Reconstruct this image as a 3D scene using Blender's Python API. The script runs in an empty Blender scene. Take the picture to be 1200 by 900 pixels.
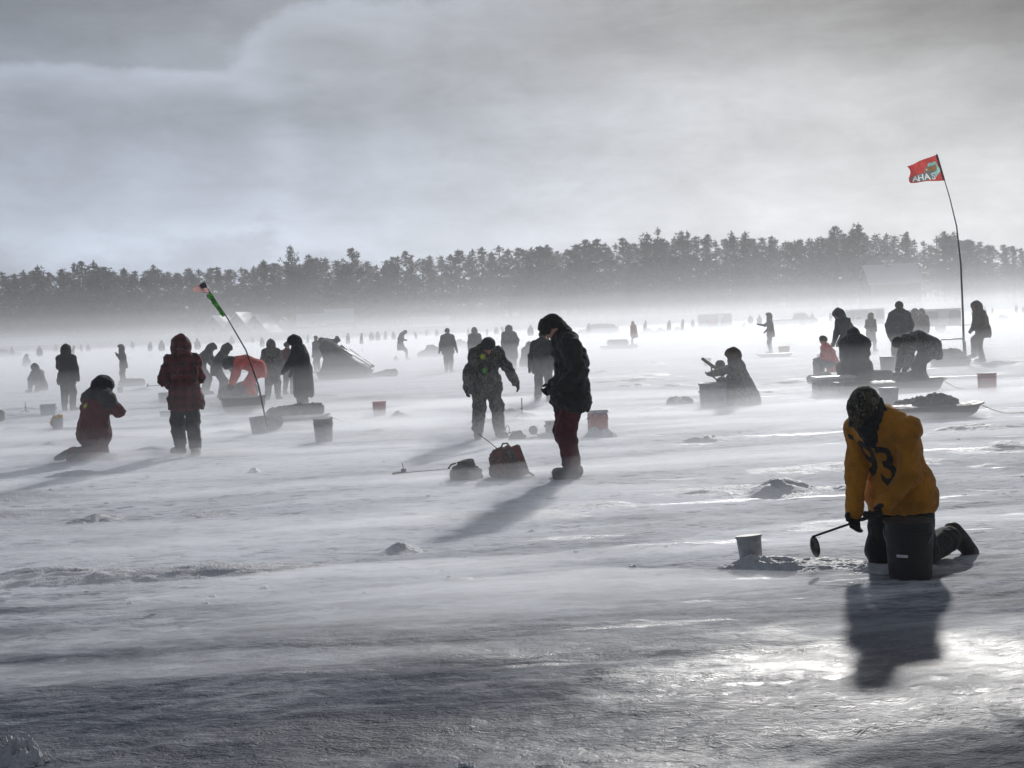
import bpy, bmesh, math, random
import numpy as np
from mathutils import Matrix, Vector
from mathutils.bvhtree import BVHTree

R = math.radians
sc = bpy.context.scene
col = sc.collection

# ------------------------------------------------------------------ camera
W_, H_, F_ = 1200.0, 900.0, 1600.0          # photograph's pixels, focal length in those pixels
CAM_Z = 1.7
PITCH = math.atan(68.0 / F_)
ROLL = -0.042
cam = bpy.data.cameras.new('camera')
cam.sensor_width = 36.0
cam.lens = 36.0 * F_ / W_
cam.clip_start = 0.05
cam.clip_end = 20000.0
cam_ob = bpy.data.objects.new('camera', cam)
CAM_M = (Matrix.Rotation(R(90) - PITCH, 4, 'X') @ Matrix.Rotation(ROLL, 4, 'Z'))
cam_ob.matrix_world = Matrix.Translation((0, 0, CAM_Z)) @ CAM_M
col.objects.link(cam_ob)
sc.camera = cam_ob

def pix_dir(px, py):
    v = Vector(((px - W_ / 2) / F_, -(py - H_ / 2) / F_, -1.0))
    return CAM_M.to_3x3() @ v

def ground(px, py, z=0.0):
    """point of the ground seen at a pixel"""
    d = pix_dir(px, py)
    t = (z - CAM_Z) / d.z
    return Vector((d.x * t, d.y * t, z))

def at_depth(px, py, Y):
    d = pix_dir(px, py)
    t = Y / d.y
    return Vector((d.x * t, Y, CAM_Z + d.z * t))

# ------------------------------------------------------------------ world, sun, exposure
SUN_AZ = math.atan((1015 - 600) / F_)        # to the right of straight ahead (+Y)
SUN_EL = R(22.5)
world = bpy.data.worlds.new('World')
sc.world = world
world.use_nodes = True
wn = world.node_tree
for n in list(wn.nodes): wn.nodes.remove(n)

class NT:
    """tiny helper for building node trees"""
    def __init__(s, nt): s.nt = nt
    def n(s, typ, **kw):
        nd = s.nt.nodes.new(typ)
        for k, v in kw.items(): setattr(nd, k, v)
        return nd
    def link(s, a, b): s.nt.links.new(a, b)
    def put(s, sock, v):
        if isinstance(v, bpy.types.NodeSocket): s.nt.links.new(v, sock)
        else: sock.default_value = v
    def math(s, op, a, b=None, c=None, clamp=False):
        nd = s.n('ShaderNodeMath', operation=op); nd.use_clamp = clamp
        s.put(nd.inputs[0], a)
        if b is not None: s.put(nd.inputs[1], b)
        if c is not None: s.put(nd.inputs[2], c)
        return nd.outputs[0]
    def vmath(s, op, a, b=None):
        nd = s.n('ShaderNodeVectorMath', operation=op)
        s.put(nd.inputs[0], a)
        if b is not None: s.put(nd.inputs[1], b)
        return nd.outputs[0]
    def noise(s, vec, scale, detail=4, rough=0.55, dist=0.0):
        nd = s.n('ShaderNodeTexNoise')
        s.put(nd.inputs['Vector'], vec)
        nd.inputs['Scale'].default_value = scale
        nd.inputs['Detail'].default_value = detail
        nd.inputs['Roughness'].default_value = rough
        nd.inputs['Distortion'].default_value = dist
        return nd.outputs[0]
    def mapping(s, vec, scale=(1, 1, 1), loc=(0, 0, 0), rot=(0, 0, 0)):
        nd = s.n('ShaderNodeMapping')
        s.put(nd.inputs['Vector'], vec)
        nd.inputs['Scale'].default_value = scale
        nd.inputs['Location'].default_value = loc
        nd.inputs['Rotation'].default_value = rot
        return nd.outputs[0]
    def ramp(s, fac, stops, interp='EASE'):
        nd = s.n('ShaderNodeValToRGB')
        cr = nd.color_ramp; cr.interpolation = interp
        while len(cr.elements) < len(stops): cr.elements.new(0.5)
        for e, (p, c) in zip(cr.elements, stops):
            e.position = p
            e.color = (c, c, c, 1) if not hasattr(c, '__len__') else (c[0], c[1], c[2], 1)
        s.put(nd.inputs[0], fac)
        return nd.outputs[0]
    def mix(s, fac, a, b, blend='MIX'):
        nd = s.n('ShaderNodeMix', data_type='RGBA', blend_type=blend)
        s.put(nd.inputs[0], fac)
        for sock, v in ((nd.inputs[6], a), (nd.inputs[7], b)):
            if isinstance(v, bpy.types.NodeSocket): s.nt.links.new(v, sock)
            else: sock.default_value = (v[0], v[1], v[2], 1)
        return nd.outputs[2]
    def maprange(s, v, a, b, c, d, smooth=True):
        nd = s.n('ShaderNodeMapRange')
        if smooth: nd.interpolation_type = 'SMOOTHSTEP'
        s.put(nd.inputs[0], v)
        for i, x in enumerate((a, b, c, d)): s.put(nd.inputs[i + 1], x)
        return nd.outputs[0]

def build_world():
    t = NT(wn)
    tc = t.n('ShaderNodeTexCoord')
    d = tc.outputs['Generated']
    sep = t.n('ShaderNodeSeparateXYZ'); t.link(d, sep.inputs[0])
    X, Y, Z = sep.outputs
    az = t.math('ARCTAN2', X, Y)
    el = t.math('ARCSINE', Z)
    # cloud noise in azimuth / elevation, stretched sideways
    cmb = t.n('ShaderNodeCombineXYZ')
    t.put(cmb.inputs[0], t.math('MULTIPLY', az, 1.0)); t.put(cmb.inputs[1], t.math('MULTIPLY', el, 2.1))
    P = cmb.outputs[0]
    wob = t.noise(P, 3.2, 6, 0.62, 0.5)
    fine = t.noise(t.mapping(P, (1, 1, 1), (3.1, 1.7, 0)), 9.0, 7, 0.6, 0.3)
    nz = t.math('ADD', t.math('MULTIPLY', t.math('SUBTRACT', wob, 0.5), 1.0), t.math('MULTIPLY', t.math('SUBTRACT', fine, 0.5), 0.45))
    def pa(px, py):
        v = pix_dir(px, py).normalized()
        return math.atan2(v.x, v.y), math.asin(v.z)
    def blob(px, py, rx, ry, soft=1.0):
        a0, e0 = pa(px, py)
        sa, se = rx / F_, ry / F_
        # distorted by the noise so that the edges billow
        dx = t.math('ADD', t.math('DIVIDE', t.math('SUBTRACT', az, a0), sa), t.math('MULTIPLY', nz, 1.3 * soft))
        dy = t.math('ADD', t.math('DIVIDE', t.math('SUBTRACT', el, e0), se), t.math('MULTIPLY', nz, 2.2 * soft))
        q = t.math('ADD', t.math('MULTIPLY', dx, dx), t.math('MULTIPLY', dy, dy))
        return t.math('POWER', 2.718, t.math('MULTIPLY', q, -1.0))
    sky = t.n('ShaderNodeTexSky', sky_type='NISHITA')
    sky.sun_disc = False
    sky.sun_elevation = SUN_EL
    sky.sun_rotation = SUN_AZ
    sky.air_density = 1.0; sky.dust_density = 2.0
    # an overcast layer, palest low down, with thinner and thicker places
    v = t.maprange(el, R(2.0), R(16.0), 0.56, 0.235, False)
    v = t.math('MULTIPLY', v, t.math('ADD', 1.0, t.math('ADD', t.math('MULTIPLY', nz, 0.62), t.math('MULTIPLY', t.math('SUBTRACT', t.noise(t.mapping(P, (1, 1.6, 1), (7, 3, 0)), 17.0, 8, 0.62, 0.4), 0.5), 0.42))))
    for (px, py, rx, ry, amt) in CLOUDS:
        v = t.math('ADD', v, t.math('MULTIPLY', blob(px, py, rx, ry), amt))
    # a billowing cloud bank with a crisp sunlit upper edge on the left
    puff = t.noise(t.mapping(P, (1, 0.8, 1), (11, 2, 0)), 13.0, 8, 0.6, 0.35)
    billow = t.math('ABSOLUTE', t.math('SUBTRACT', t.noise(t.mapping(P, (1, 0.85, 1), (4, 9, 0)), 9.0, 6, 0.55, 0.2), 0.5))
    edge = t.math('ADD', t.math('MULTIPLY', nz, 0.30), t.math('SUBTRACT', t.math('MULTIPLY', t.math('SUBTRACT', puff, 0.5), 0.55), t.math('MULTIPLY', t.math('SUBTRACT', billow, 0.1), 0.9)))
    body = None
    for (px, py, rx, ry) in BANK:
        a0, e0 = pa(px, py)
        dx = t.math('DIVIDE', t.math('SUBTRACT', az, a0), rx / F_); dy = t.math('DIVIDE', t.math('SUBTRACT', el, e0), ry / F_)
        dy = t.math('MAXIMUM', dy, t.math('MULTIPLY', dy, -0.30))        # the lower side trails off
        q = t.math('SUBTRACT', 1.0, t.math('SQRT', t.math('ADD', t.math('MULTIPLY', dx, dx), t.math('MULTIPLY', dy, dy))))
        body = q if body is None else t.math('SMOOTH_MAX', body, q, 0.25)
    q = t.math('ADD', body, edge)
    bank = t.maprange(q, -0.05, 0.17, 0.0, 1.0)
    inner = t.maprange(q, 0.12, 0.75, 0.0, 1.0)
    fade = t.maprange(az, pa(330, 80)[0], pa(700, 80)[0], 1.0, 0.0)
    v = t.math('ADD', v, t.math('MULTIPLY', fade, t.math('SUBTRACT', t.math('MULTIPLY', bank, 0.15), t.math('MULTIPLY', inner, 0.14))))
    v = t.math('MULTIPLY', v, t.math('ADD', 1.0, t.math('MULTIPLY', t.math('SUBTRACT', puff, 0.5), 0.70)))
    # towards the sun the veil is brighter (thin cloud lit from behind)
    sd = Vector((math.sin(SUN_AZ) * math.cos(SUN_EL), math.cos(SUN_AZ) * math.cos(SUN_EL), math.sin(SUN_EL)))
    dt = t.n('ShaderNodeVectorMath', operation='DOT_PRODUCT')
    t.put(dt.inputs[0], d); dt.inputs[1].default_value = sd
    glow = t.math('POWER', t.math('MAXIMUM', dt.outputs['Value'], 0.0), 5.0)
    lum = t.math('MULTIPLY', t.math('MAXIMUM', v, 0.06), t.math('ADD', 0.74, t.math('MULTIPLY', glow, 0.50)))
    cloud = t.vmath('SCALE', t.mix(t.maprange(az, -0.26, 0.30, 0, 1), (0.83, 0.95, 1.16), (0.965, 0.998, 1.035)))
    t.put(cloud.node.inputs['Scale'], t.math('MULTIPLY', lum, CLOUD_GAIN))
    # a little of the clear sky shows through, most to the left where it is bluest
    clear = t.math('ADD', t.math('MULTIPLY', blob(40, 30, 420, 90), 0.10), 0.015)
    out = t.mix(clear, cloud, sky.outputs[0])
    bg = t.n('ShaderNodeBackground'); bg.inputs['Strength'].default_value = SKY_STRENGTH
    t.link(out, bg.inputs[0])
    wo = t.n('ShaderNodeOutputWorld'); t.link(bg.outputs[0], wo.inputs[0])

SKY_STRENGTH = 0.08
CLOUD_GAIN = 12.8
# (pixel x, y, half width, half height, amount) of thick and thin places in the cloud cover
CLOUDS = [(330, 140, 280, 34, -0.09), (640, 80, 230, 70, -0.09), (230, 240, 280, 36, -0.05), (1000, 5, 240, 50, -0.13), (1200, 70, 200, 80, -0.20), (830, 110, 200, 42, 0.09), (1010, 135, 120, 40, 0.06), (40, 20, 330, 62, -0.10), (950, 250, 380, 50, 0.05), (120, 285, 260, 26, 0.05)]
BANK = [(60, 132, 190, 50), (230, 132, 170, 44), (390, 78, 120, 70), (600, 90, 300, 100)]
build_world()

sun = bpy.data.lights.new('sun', 'SUN')
sun.energy = 3.0
sun.angle = R(2.2)
sun.color = (1.0, 0.975, 0.94)
sun_ob = bpy.data.objects.new('sun', sun)
sd_ = Vector((math.sin(SUN_AZ) * math.cos(SUN_EL), math.cos(SUN_AZ) * math.cos(SUN_EL), math.sin(SUN_EL)))
sun_ob.rotation_euler = sd_.to_track_quat('Z', 'Y').to_euler()
sun_ob.location = (20, 60, 40)
col.objects.link(sun_ob)

sc.view_settings.view_transform = 'Standard'
sc.view_settings.look = 'None'
sc.view_settings.gamma = 1.0
sc.view_settings.use_curve_mapping = False
sc.view_settings.exposure = -0.09
cy = sc.cycles
cy.max_bounces = 6
cy.diffuse_bounces = 2
cy.glossy_bounces = 2
cy.transmission_bounces = 2
cy.volume_bounces = 1
cy.transparent_max_bounces = 64
cy.sample_clamp_indirect = 4.0
cy.use_denoising = True

# ------------------------------------------------------------------ object helpers
def tag(o, label=None, cat=None, group=None, kind=None):
    if label: o['label'] = label
    if cat: o['category'] = cat
    if group: o['group'] = group
    if kind: o['kind'] = kind
    return o

def link(name, me, mat=None, parent=None, loc=(0, 0, 0), rot=(0, 0, 0), smooth=False):
    o = bpy.data.objects.new(name, me)
    if mat is not None and me is not None and not me.materials:
        me.materials.append(mat)
    if smooth and me is not None:
        me.polygons.foreach_set('use_smooth', np.ones(len(me.polygons), dtype=bool))
    o.location = loc; o.rotation_euler = rot
    if parent is not None: o.parent = parent
    col.objects.link(o)
    return o

def empty(name, loc=(0, 0, 0), rot=(0, 0, 0)):
    o = bpy.data.objects.new(name, None)
    o.empty_display_size = 0.2
    o.location = loc; o.rotation_euler = rot
    col.objects.link(o)
    return o

class MB:
    def __init__(s): s.v = []; s.f = []
    def add(s, vs, fs):
        b = len(s.v)
        s.v += [tuple(p) for p in vs]
        s.f += [tuple(i + b for i in f) for f in fs]
        return s
    def box(s, c, size, rot=None, taper=1.0):
        hx, hy, hz = size[0] / 2, size[1] / 2, size[2] / 2
        vs = []
        for z, k in ((-hz, 1.0), (hz, taper)):
            for x, y in ((-hx, -hy), (hx, -hy), (hx, hy), (-hx, hy)):
                p = Vector((x * k, y * k, z))
                if rot is not None: p = rot @ p
                vs.append(p + Vector(c))
        return s.add(vs, [(3, 2, 1, 0), (4, 5, 6, 7), (0, 1, 5, 4), (1, 2, 6, 5), (2, 3, 7, 6), (3, 0, 4, 7)])
    def tube(s, path, rad, n=8, cap=True):
        path = [Vector(p) for p in path]
        m = len(path)
        rad = [rad] * m if not hasattr(rad, '__len__') else list(rad)
        vs = []
        for i, p in enumerate(path):
            d = (path[min(i + 1, m - 1)] - path[max(i - 1, 0)]).normalized()
            u = d.cross(Vector((0, 0, 1)))
            if u.length < 0.05: u = d.cross(Vector((1, 0, 0)))
            u.normalize(); w = d.cross(u)
            for k in range(n):
                a = 2 * math.pi * k / n
                vs.append(p + (u * math.cos(a) + w * math.sin(a)) * rad[i])
        fs = []
        for i in range(m - 1):
            for k in range(n):
                a, b = i * n + k, i * n + (k + 1) % n
                fs.append((a, a + n, b + n, b))
        if cap:
            fs.append(tuple(range(n))); fs.append(tuple(reversed(range((m - 1) * n, m * n))))
        return s.add(vs, fs)
    def lathe(s, prof, n=28, c=(0, 0, 0), closed=False, squash=1.0):
        """profile of (radius, z)"""
        vs = []
        for r, z in prof:
            for k in range(n):
                a = 2 * math.pi * k / n
                vs.append((c[0] + r * math.cos(a), c[1] + r * math.sin(a) * squash, c[2] + z))
        fs = []
        m = len(prof)
        for i in range(m - 1):
            for k in range(n):
                a, b = i * n + k, i * n + (k + 1) % n
                fs.append((a, b, b + n, a + n))
        fs.append(tuple(reversed(range(n)))); fs.append(tuple(range((m - 1) * n, m * n)))
        return s.add(vs, fs)
    def sheet(s, rows):
        """rows: list of lists of points"""
        nr, nc = len(rows), len(rows[0])
        return s.add([p for r in rows for p in r],
                     [(i * nc + j, i * nc + j + 1, (i + 1) * nc + j + 1, (i + 1) * nc + j) for i in range(nr - 1) for j in range(nc - 1)])
    def mesh(s, name='mesh'):
        me = bpy.data.meshes.new(name)
        me.from_pydata(s.v, [], s.f); me.update()
        return me
    def build(s, name, mat, parent=None, loc=(0, 0, 0), rot=(0, 0, 0), smooth=False, bevel=0.0):
        me = s.mesh(name)
        if bevel > 0:
            bm = bmesh.new(); bm.from_mesh(me)
            bmesh.ops.bevel(bm, geom=[e for e in bm.edges if e.calc_face_angle(0) > 0.5], offset=bevel, segments=2, affect='EDGES', clamp_overlap=True)
            bm.to_mesh(me); bm.free()
        return link(name, me, mat, parent, loc, rot, smooth)

def mesh_np(name, V, Fq):
    me = bpy.data.meshes.new(name)
    nv, nf = len(V), len(Fq)
    k = Fq.shape[1]
    me.vertices.add(nv); me.vertices.foreach_set('co', np.asarray(V, dtype=np.float32).ravel())
    me.loops.add(nf * k); me.loops.foreach_set('vertex_index', np.asarray(Fq, dtype=np.int32).ravel())
    me.polygons.add(nf)
    me.polygons.foreach_set('loop_start', np.arange(0, nf * k, k, dtype=np.int32))
    me.polygons.foreach_set('use_smooth', np.ones(nf, dtype=bool))
    me.update(calc_edges=True)
    me.validate()
    return me

# ------------------------------------------------------------------ numpy noise
def _hash(ix, iy, seed):
    h = (ix.astype(np.int64) * 374761393 + iy.astype(np.int64) * 668265263 + seed * 974634533) & 0x7fffffff
    h = ((h ^ (h >> 13)) * 1274126177) & 0x7fffffff
    return ((h ^ (h >> 16)) & 0xffff) / 65535.0

def vnoise(x, y, seed=0):
    ix = np.floor(x); iy = np.floor(y)
    fx = x - ix; fy = y - iy
    fx = fx * fx * fx * (fx * (fx * 6 - 15) + 10); fy = fy * fy * fy * (fy * (fy * 6 - 15) + 10)
    a = _hash(ix, iy, seed); b = _hash(ix + 1, iy, seed)
    c = _hash(ix, iy + 1, seed); d = _hash(ix + 1, iy + 1, seed)
    return (a + (b - a) * fx) * (1 - fy) + (c + (d - c) * fx) * fy - 0.5

def fbm(x, y, oct=4, seed=0, gain=0.5):
    r = 0; a = 1.0
    for o in range(oct):
        r = r + a * vnoise(x * 2 ** o + 17.3 * o, y * 2 ** o - 9.1 * o, seed + o)
        a *= gain
    return r

# ------------------------------------------------------------------ signed-distance mesher (smooth continuous bodies and cloth)
def v3(*a): return np.array(a, dtype=np.float64)

def cap(a, b, ra, rb=None, u=None, s=1.0, k=None, op='+'):
    return dict(a=np.asarray(a, float), b=np.asarray(b, float), ra=ra, rb=ra if rb is None else rb,
                u=None if u is None else np.asarray(u, float) / np.linalg.norm(u), s=s, k=k, op=op)

def surface_nets(D, origin, vox):
    S = D < 0
    c = [(i, j, k) for i in (0, 1) for j in (0, 1) for k in (0, 1)]
    nx, ny, nz = D.shape
    sub = lambda A, o: A[o[0]:nx - 1 + o[0], o[1]:ny - 1 + o[1], o[2]:nz - 1 + o[2]]
    cnt = np.zeros((nx - 1, ny - 1, nz - 1), np.int8)
    for o in c: cnt += sub(S, o)
    mixed = (cnt > 0) & (cnt < 8)
    idx = np.argwhere(mixed)
    vid = -np.ones(mixed.shape, np.int64); vid[mixed] = np.arange(len(idx))
    vals = {o: D[idx[:, 0] + o[0], idx[:, 1] + o[1], idx[:, 2] + o[2]] for o in c}
    pos = np.zeros((len(idx), 3)); num = np.zeros(len(idx))
    for p in c:
        for q in c:
            if p < q and sum(abs(p[i] - q[i]) for i in range(3)) == 1:
                a, b = vals[p], vals[q]
                m = (a < 0) != (b < 0)
                tt = np.where(m, a / np.where(m, a - b, 1), 0)
                pp = np.array(p)[None] + (np.array(q) - np.array(p))[None] * tt[:, None]
                pos += pp * m[:, None]; num += m
    pos /= num[:, None]
    V = origin + (idx + pos) * vox
    Fs = []
    for ax in range(3):
        o1, o2 = [(1, 2), (2, 0), (0, 1)][ax]
        sl0 = [slice(None)] * 3; sl1 = [slice(None)] * 3
        sl0[ax] = slice(0, -1); sl1[ax] = slice(1, None)
        A, B = S[tuple(sl0)], S[tuple(sl1)]
        E = np.argwhere(A != B)
        E = E[(E[:, o1] > 0) & (E[:, o2] > 0) & (E[:, o1] < S.shape[o1] - 1) & (E[:, o2] < S.shape[o2] - 1)]
        if not len(E): continue
        ins = A[E[:, 0], E[:, 1], E[:, 2]]
        def cell(d1, d2):
            q = E.copy(); q[:, o1] += d1; q[:, o2] += d2
            return vid[q[:, 0], q[:, 1], q[:, 2]]
        quad = np.stack([cell(-1, -1), cell(0, -1), cell(0, 0), cell(-1, 0)], 1)
        quad[~ins] = quad[~ins][:, ::-1]
        Fs.append(quad)
    return V, np.concatenate(Fs)

def sdf_mesh(parts, vox, k=0.03, fold=0.0, fl=0.16, seed=0, floor=None, dirz=1.0):
    FAR = 0.16
    lo = np.min([np.minimum(p['a'], p['b']) - max(p['ra'], p['rb']) * max(p['s'], 1) for p in parts if p['op'] == '+'], axis=0) - 0.05 - 2 * vox
    hi = np.max([np.maximum(p['a'], p['b']) + max(p['ra'], p['rb']) * max(p['s'], 1) for p in parts if p['op'] == '+'], axis=0) + 0.05 + 2 * vox
    n = np.ceil((hi - lo) / vox).astype(int) + 1
    D = np.full(n, FAR, np.float32)
    ax = [lo[i] + np.arange(n[i]) * vox for i in range(3)]
    for pt in sorted(parts, key=lambda p: p['op'] != '+'):
        kk = k if pt['k'] is None else pt['k']
        rr = max(pt['ra'], pt['rb']) * max(pt['s'], 1) + kk + 0.06
        l = np.minimum(pt['a'], pt['b']) - rr; h = np.maximum(pt['a'], pt['b']) + rr
        i0 = np.clip(np.floor((l - lo) / vox).astype(int), 0, n); i1 = np.clip(np.ceil((h - lo) / vox).astype(int) + 1, 0, n)
        if np.any(i1 <= i0): continue
        sl = tuple(slice(i0[i], i1[i]) for i in range(3))
        X = ax[0][sl[0]][:, None, None].astype(np.float32); Y = ax[1][sl[1]][None, :, None].astype(np.float32); Z = ax[2][sl[2]][None, None, :].astype(np.float32)
        a, b = pt['a'], pt['b']; ba = b - a; L2 = float(ba @ ba)
        if L2 > 1e-9:
            t = np.clip(((X - a[0]) * ba[0] + (Y - a[1]) * ba[1] + (Z - a[2]) * ba[2]) / L2, 0, 1)
        else:
            t = np.zeros((1, 1, 1), np.float32)
        dx = X - a[0] - t * ba[0]; dy = Y - a[1] - t * ba[1]; dz = Z - a[2] - t * ba[2]
        q = dx * dx + dy * dy + dz * dz
        if pt['u'] is not None:
            u = pt['u']; du = dx * u[0] + dy * u[1] + dz * u[2]
            q = q - du * du * (1 - 1 / pt['s'] ** 2)
        d = np.sqrt(np.maximum(q, 1e-12)) - (pt['ra'] + (pt['rb'] - pt['ra']) * t)
        d = np.minimum(d, FAR).astype(np.float32)
        cur = D[sl]
        if pt['op'] == '+':
            hh = np.maximum(kk - np.abs(cur - d), 0) / max(kk, 1e-6)
            D[sl] = np.minimum(cur, d) - hh * hh * kk * 0.25
        else:
            d = -d
            hh = np.maximum(kk - np.abs(cur - d), 0) / max(kk, 1e-6)
            D[sl] = np.maximum(cur, d) + hh * hh * kk * 0.25
    if fold > 0:
        rs = np.random.RandomState(seed + 11)
        X = ax[0][:, None, None]; Y = ax[1][None, :, None]; Z = ax[2][None, None, :]
        N = np.zeros(n, np.float32)
        for i in range(9):
            w = rs.normal(size=3); w[2] *= dirz; w /= np.linalg.norm(w)
            f = 2 * math.pi / (fl * rs.uniform(0.55, 1.6))
            w2 = rs.normal(size=3); w2 /= np.linalg.norm(w2); f2 = f * 0.45
            ph = rs.uniform(0, 6.28, 2)
            sn_ = np.sin(f * (w[0] * X + w[1] * Y + w[2] * Z) + ph[0] + 1.3 * np.sin(f2 * (w2[0] * X + w2[1] * Y + w2[2] * Z) + ph[1])).astype(np.float32)
            N += 0.45 * sn_ + 0.75 * (2 * np.abs(sn_) - 1.2)
        D = D + (fold / 3.0) * N
    if floor is not None:
        D = np.maximum(D, (floor - ax[2][None, None, :]).astype(np.float32) + 0 * D)
    return surface_nets(D, lo, vox)

# ------------------------------------------------------------------ materials
MATS = {}
def new_mat(name):
    m = bpy.data.materials.new(name); m.use_nodes = True
    nt = m.node_tree
    for n in list(nt.nodes): nt.nodes.remove(n)
    t = NT(nt)
    out = t.n('ShaderNodeOutputMaterial')
    b = t.n('ShaderNodeBsdfPrincipled')
    t.link(b.outputs[0], out.inputs[0])
    return m, t, b, out

def bump(t, b, h, strength=0.4, dist=0.02):
    bn = t.n('ShaderNodeBump'); bn.inputs['Strength'].default_value = strength; bn.inputs['Distance'].default_value = dist
    t.put(bn.inputs['Height'], h)
    t.link(bn.outputs[0], b.inputs['Normal'])

def plain(name, colr, rough=0.6, var=0.25, scale=9.0, metal=0.0, snow=0.0, bmp=0.25, grain=60.0):
    """paint, plastic, metal, wood: a colour with uneven wear and, where it has caught any, patches of stuck snow"""
    key = (name,)
    if key in MATS: return MATS[key]
    m, t, b, out = new_mat(name)
    tc = t.n('ShaderNodeTexCoord').outputs['Object']
    n1 = t.noise(tc, scale, 5, 0.6)
    c = t.mix(t.maprange(n1, 0.3, 0.7, 0, 1), [x * (1 - var) for x in colr], [min(1, x * (1 + var)) for x in colr])
    rg = t.maprange(n1, 0.3, 0.7, rough * 0.8, min(1, rough * 1.25))
    if snow > 0:
        n2 = t.noise(t.mapping(tc, (1, 1, 1), (5, 2, 1)), 14.0, 6, 0.7)
        msk = t.maprange(n2, 0.72 - 0.35 * snow, 0.80 - 0.30 * snow, 0, 0.8)
        c = t.mix(msk, c, (0.62, 0.64, 0.68))
    t.link(c, b.inputs['Base Color']); t.link(rg, b.inputs['Roughness'])
    b.inputs['Metallic'].default_value = metal
    bump(t, b, t.noise(tc, grain, 3, 0.6), bmp, 0.004)
    MATS[key] = m
    return m

def cloth(name, colr, snow=0.25, pattern=None, c2=(0.05, 0.05, 0.05), rough=0.85, weave=160.0, crease=0.018):
    key = ('cloth', name)
    if key in MATS: return MATS[key]
    m, t, b, out = new_mat(name)
    tc = t.n('ShaderNodeTexCoord').outputs['Object']
    n1 = t.noise(tc, 6.0, 5, 0.6)
    c = t.mix(t.maprange(n1, 0.3, 0.7, 0, 1), [x * 0.7 for x in colr], [x * 1.25 for x in colr])
    if pattern == 'camo':
        a = t.noise(t.mapping(tc, (1, 1, 0.7)), 15.0, 3, 0.5, 1.6)
        c = t.mix(t.maprange(a, 0.47, 0.53, 0, 1), c, c2)
        a2 = t.noise(t.mapping(tc, (1.3, 1.3, 0.5), (4, 1, 2)), 26.0, 2, 0.5, 2.0)
        c = t.mix(t.maprange(a2, 0.57, 0.62, 0, 0.8), c, (0.20, 0.19, 0.17))
    elif pattern == 'plaid':
        sp = t.n('ShaderNodeSeparateXYZ'); t.link(tc, sp.inputs[0])
        def bars(ax, f, w):
            s_ = t.math('SINE', t.math('MULTIPLY', sp.outputs[ax], f))
            return t.maprange(s_, w, w + 0.25, 0, 1)
        g = t.math('ADD', bars(0, 52, 0.0), bars(2, 52, 0.0))
        c = t.mix(t.math('MULTIPLY', g, 0.36), c, c2)
    elif pattern == 'blotch':
        a = t.noise(tc, 30.0, 4, 0.6, 1.0)
        c = t.mix(t.maprange(a, 0.45, 0.6, 0, 1), c, c2)
    if snow > 0:
        # wind-packed snow sticking in flecks to the cloth
        n2 = t.noise(t.mapping(tc, (1, 1, 1), (5, 2, 1)), 75.0, 5, 0.8)
        n3 = t.noise(t.mapping(tc, (1, 1, 1), (1, 7, 3)), 4.0, 3, 0.6)
        th = t.math('ADD', n2, t.math('MULTIPLY', t.math('SUBTRACT', n3, 0.5), 0.5))
        msk = t.maprange(th, 0.70 - 0.28 * snow, 0.86 - 0.28 * snow, 0, 0.45 + 0.25 * snow)
        c = t.mix(msk, c, (0.50, 0.52, 0.55))
    t.link(c, b.inputs['Base Color'])
    b.inputs['Roughness'].default_value = rough
    b.inputs['Sheen Weight'].default_value = 0.10
    b.inputs['Sheen Roughness'].default_value = 0.4
    wrk = t.math('ADD', t.math('MULTIPLY', t.noise(t.mapping(tc, (1, 1, 1.8)), 22.0, 5, 0.6, 0.8), 1.0), t.math('MULTIPLY', t.noise(tc, weave, 2, 0.5), 0.15))
    bump(t, b, wrk, 0.8, crease)
    MATS[key] = m
    return m

def flag_cloth(name, colr):
    m, t, b, out = new_mat(name)
    tr = t.n('ShaderNodeBsdfTranslucent'); tr.inputs[0].default_value = (*colr, 1)
    tc = t.n('ShaderNodeTexCoord').outputs['Object']
    c = t.mix(t.maprange(t.noise(tc, 5.0, 4, 0.6), 0.3, 0.7, 0, 1), [x * 0.8 for x in colr], [min(1, x * 1.15) for x in colr])
    t.link(c, b.inputs['Base Color']); t.link(c, tr.inputs[0]); b.inputs['Roughness'].default_value = 0.9
    mx = t.n('ShaderNodeMixShader'); mx.inputs[0].default_value = 0.6
    t.link(b.outputs[0], mx.inputs[1]); t.link(tr.outputs[0], mx.inputs[2]); t.link(mx.outputs[0], out.inputs[0])
    return m

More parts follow.
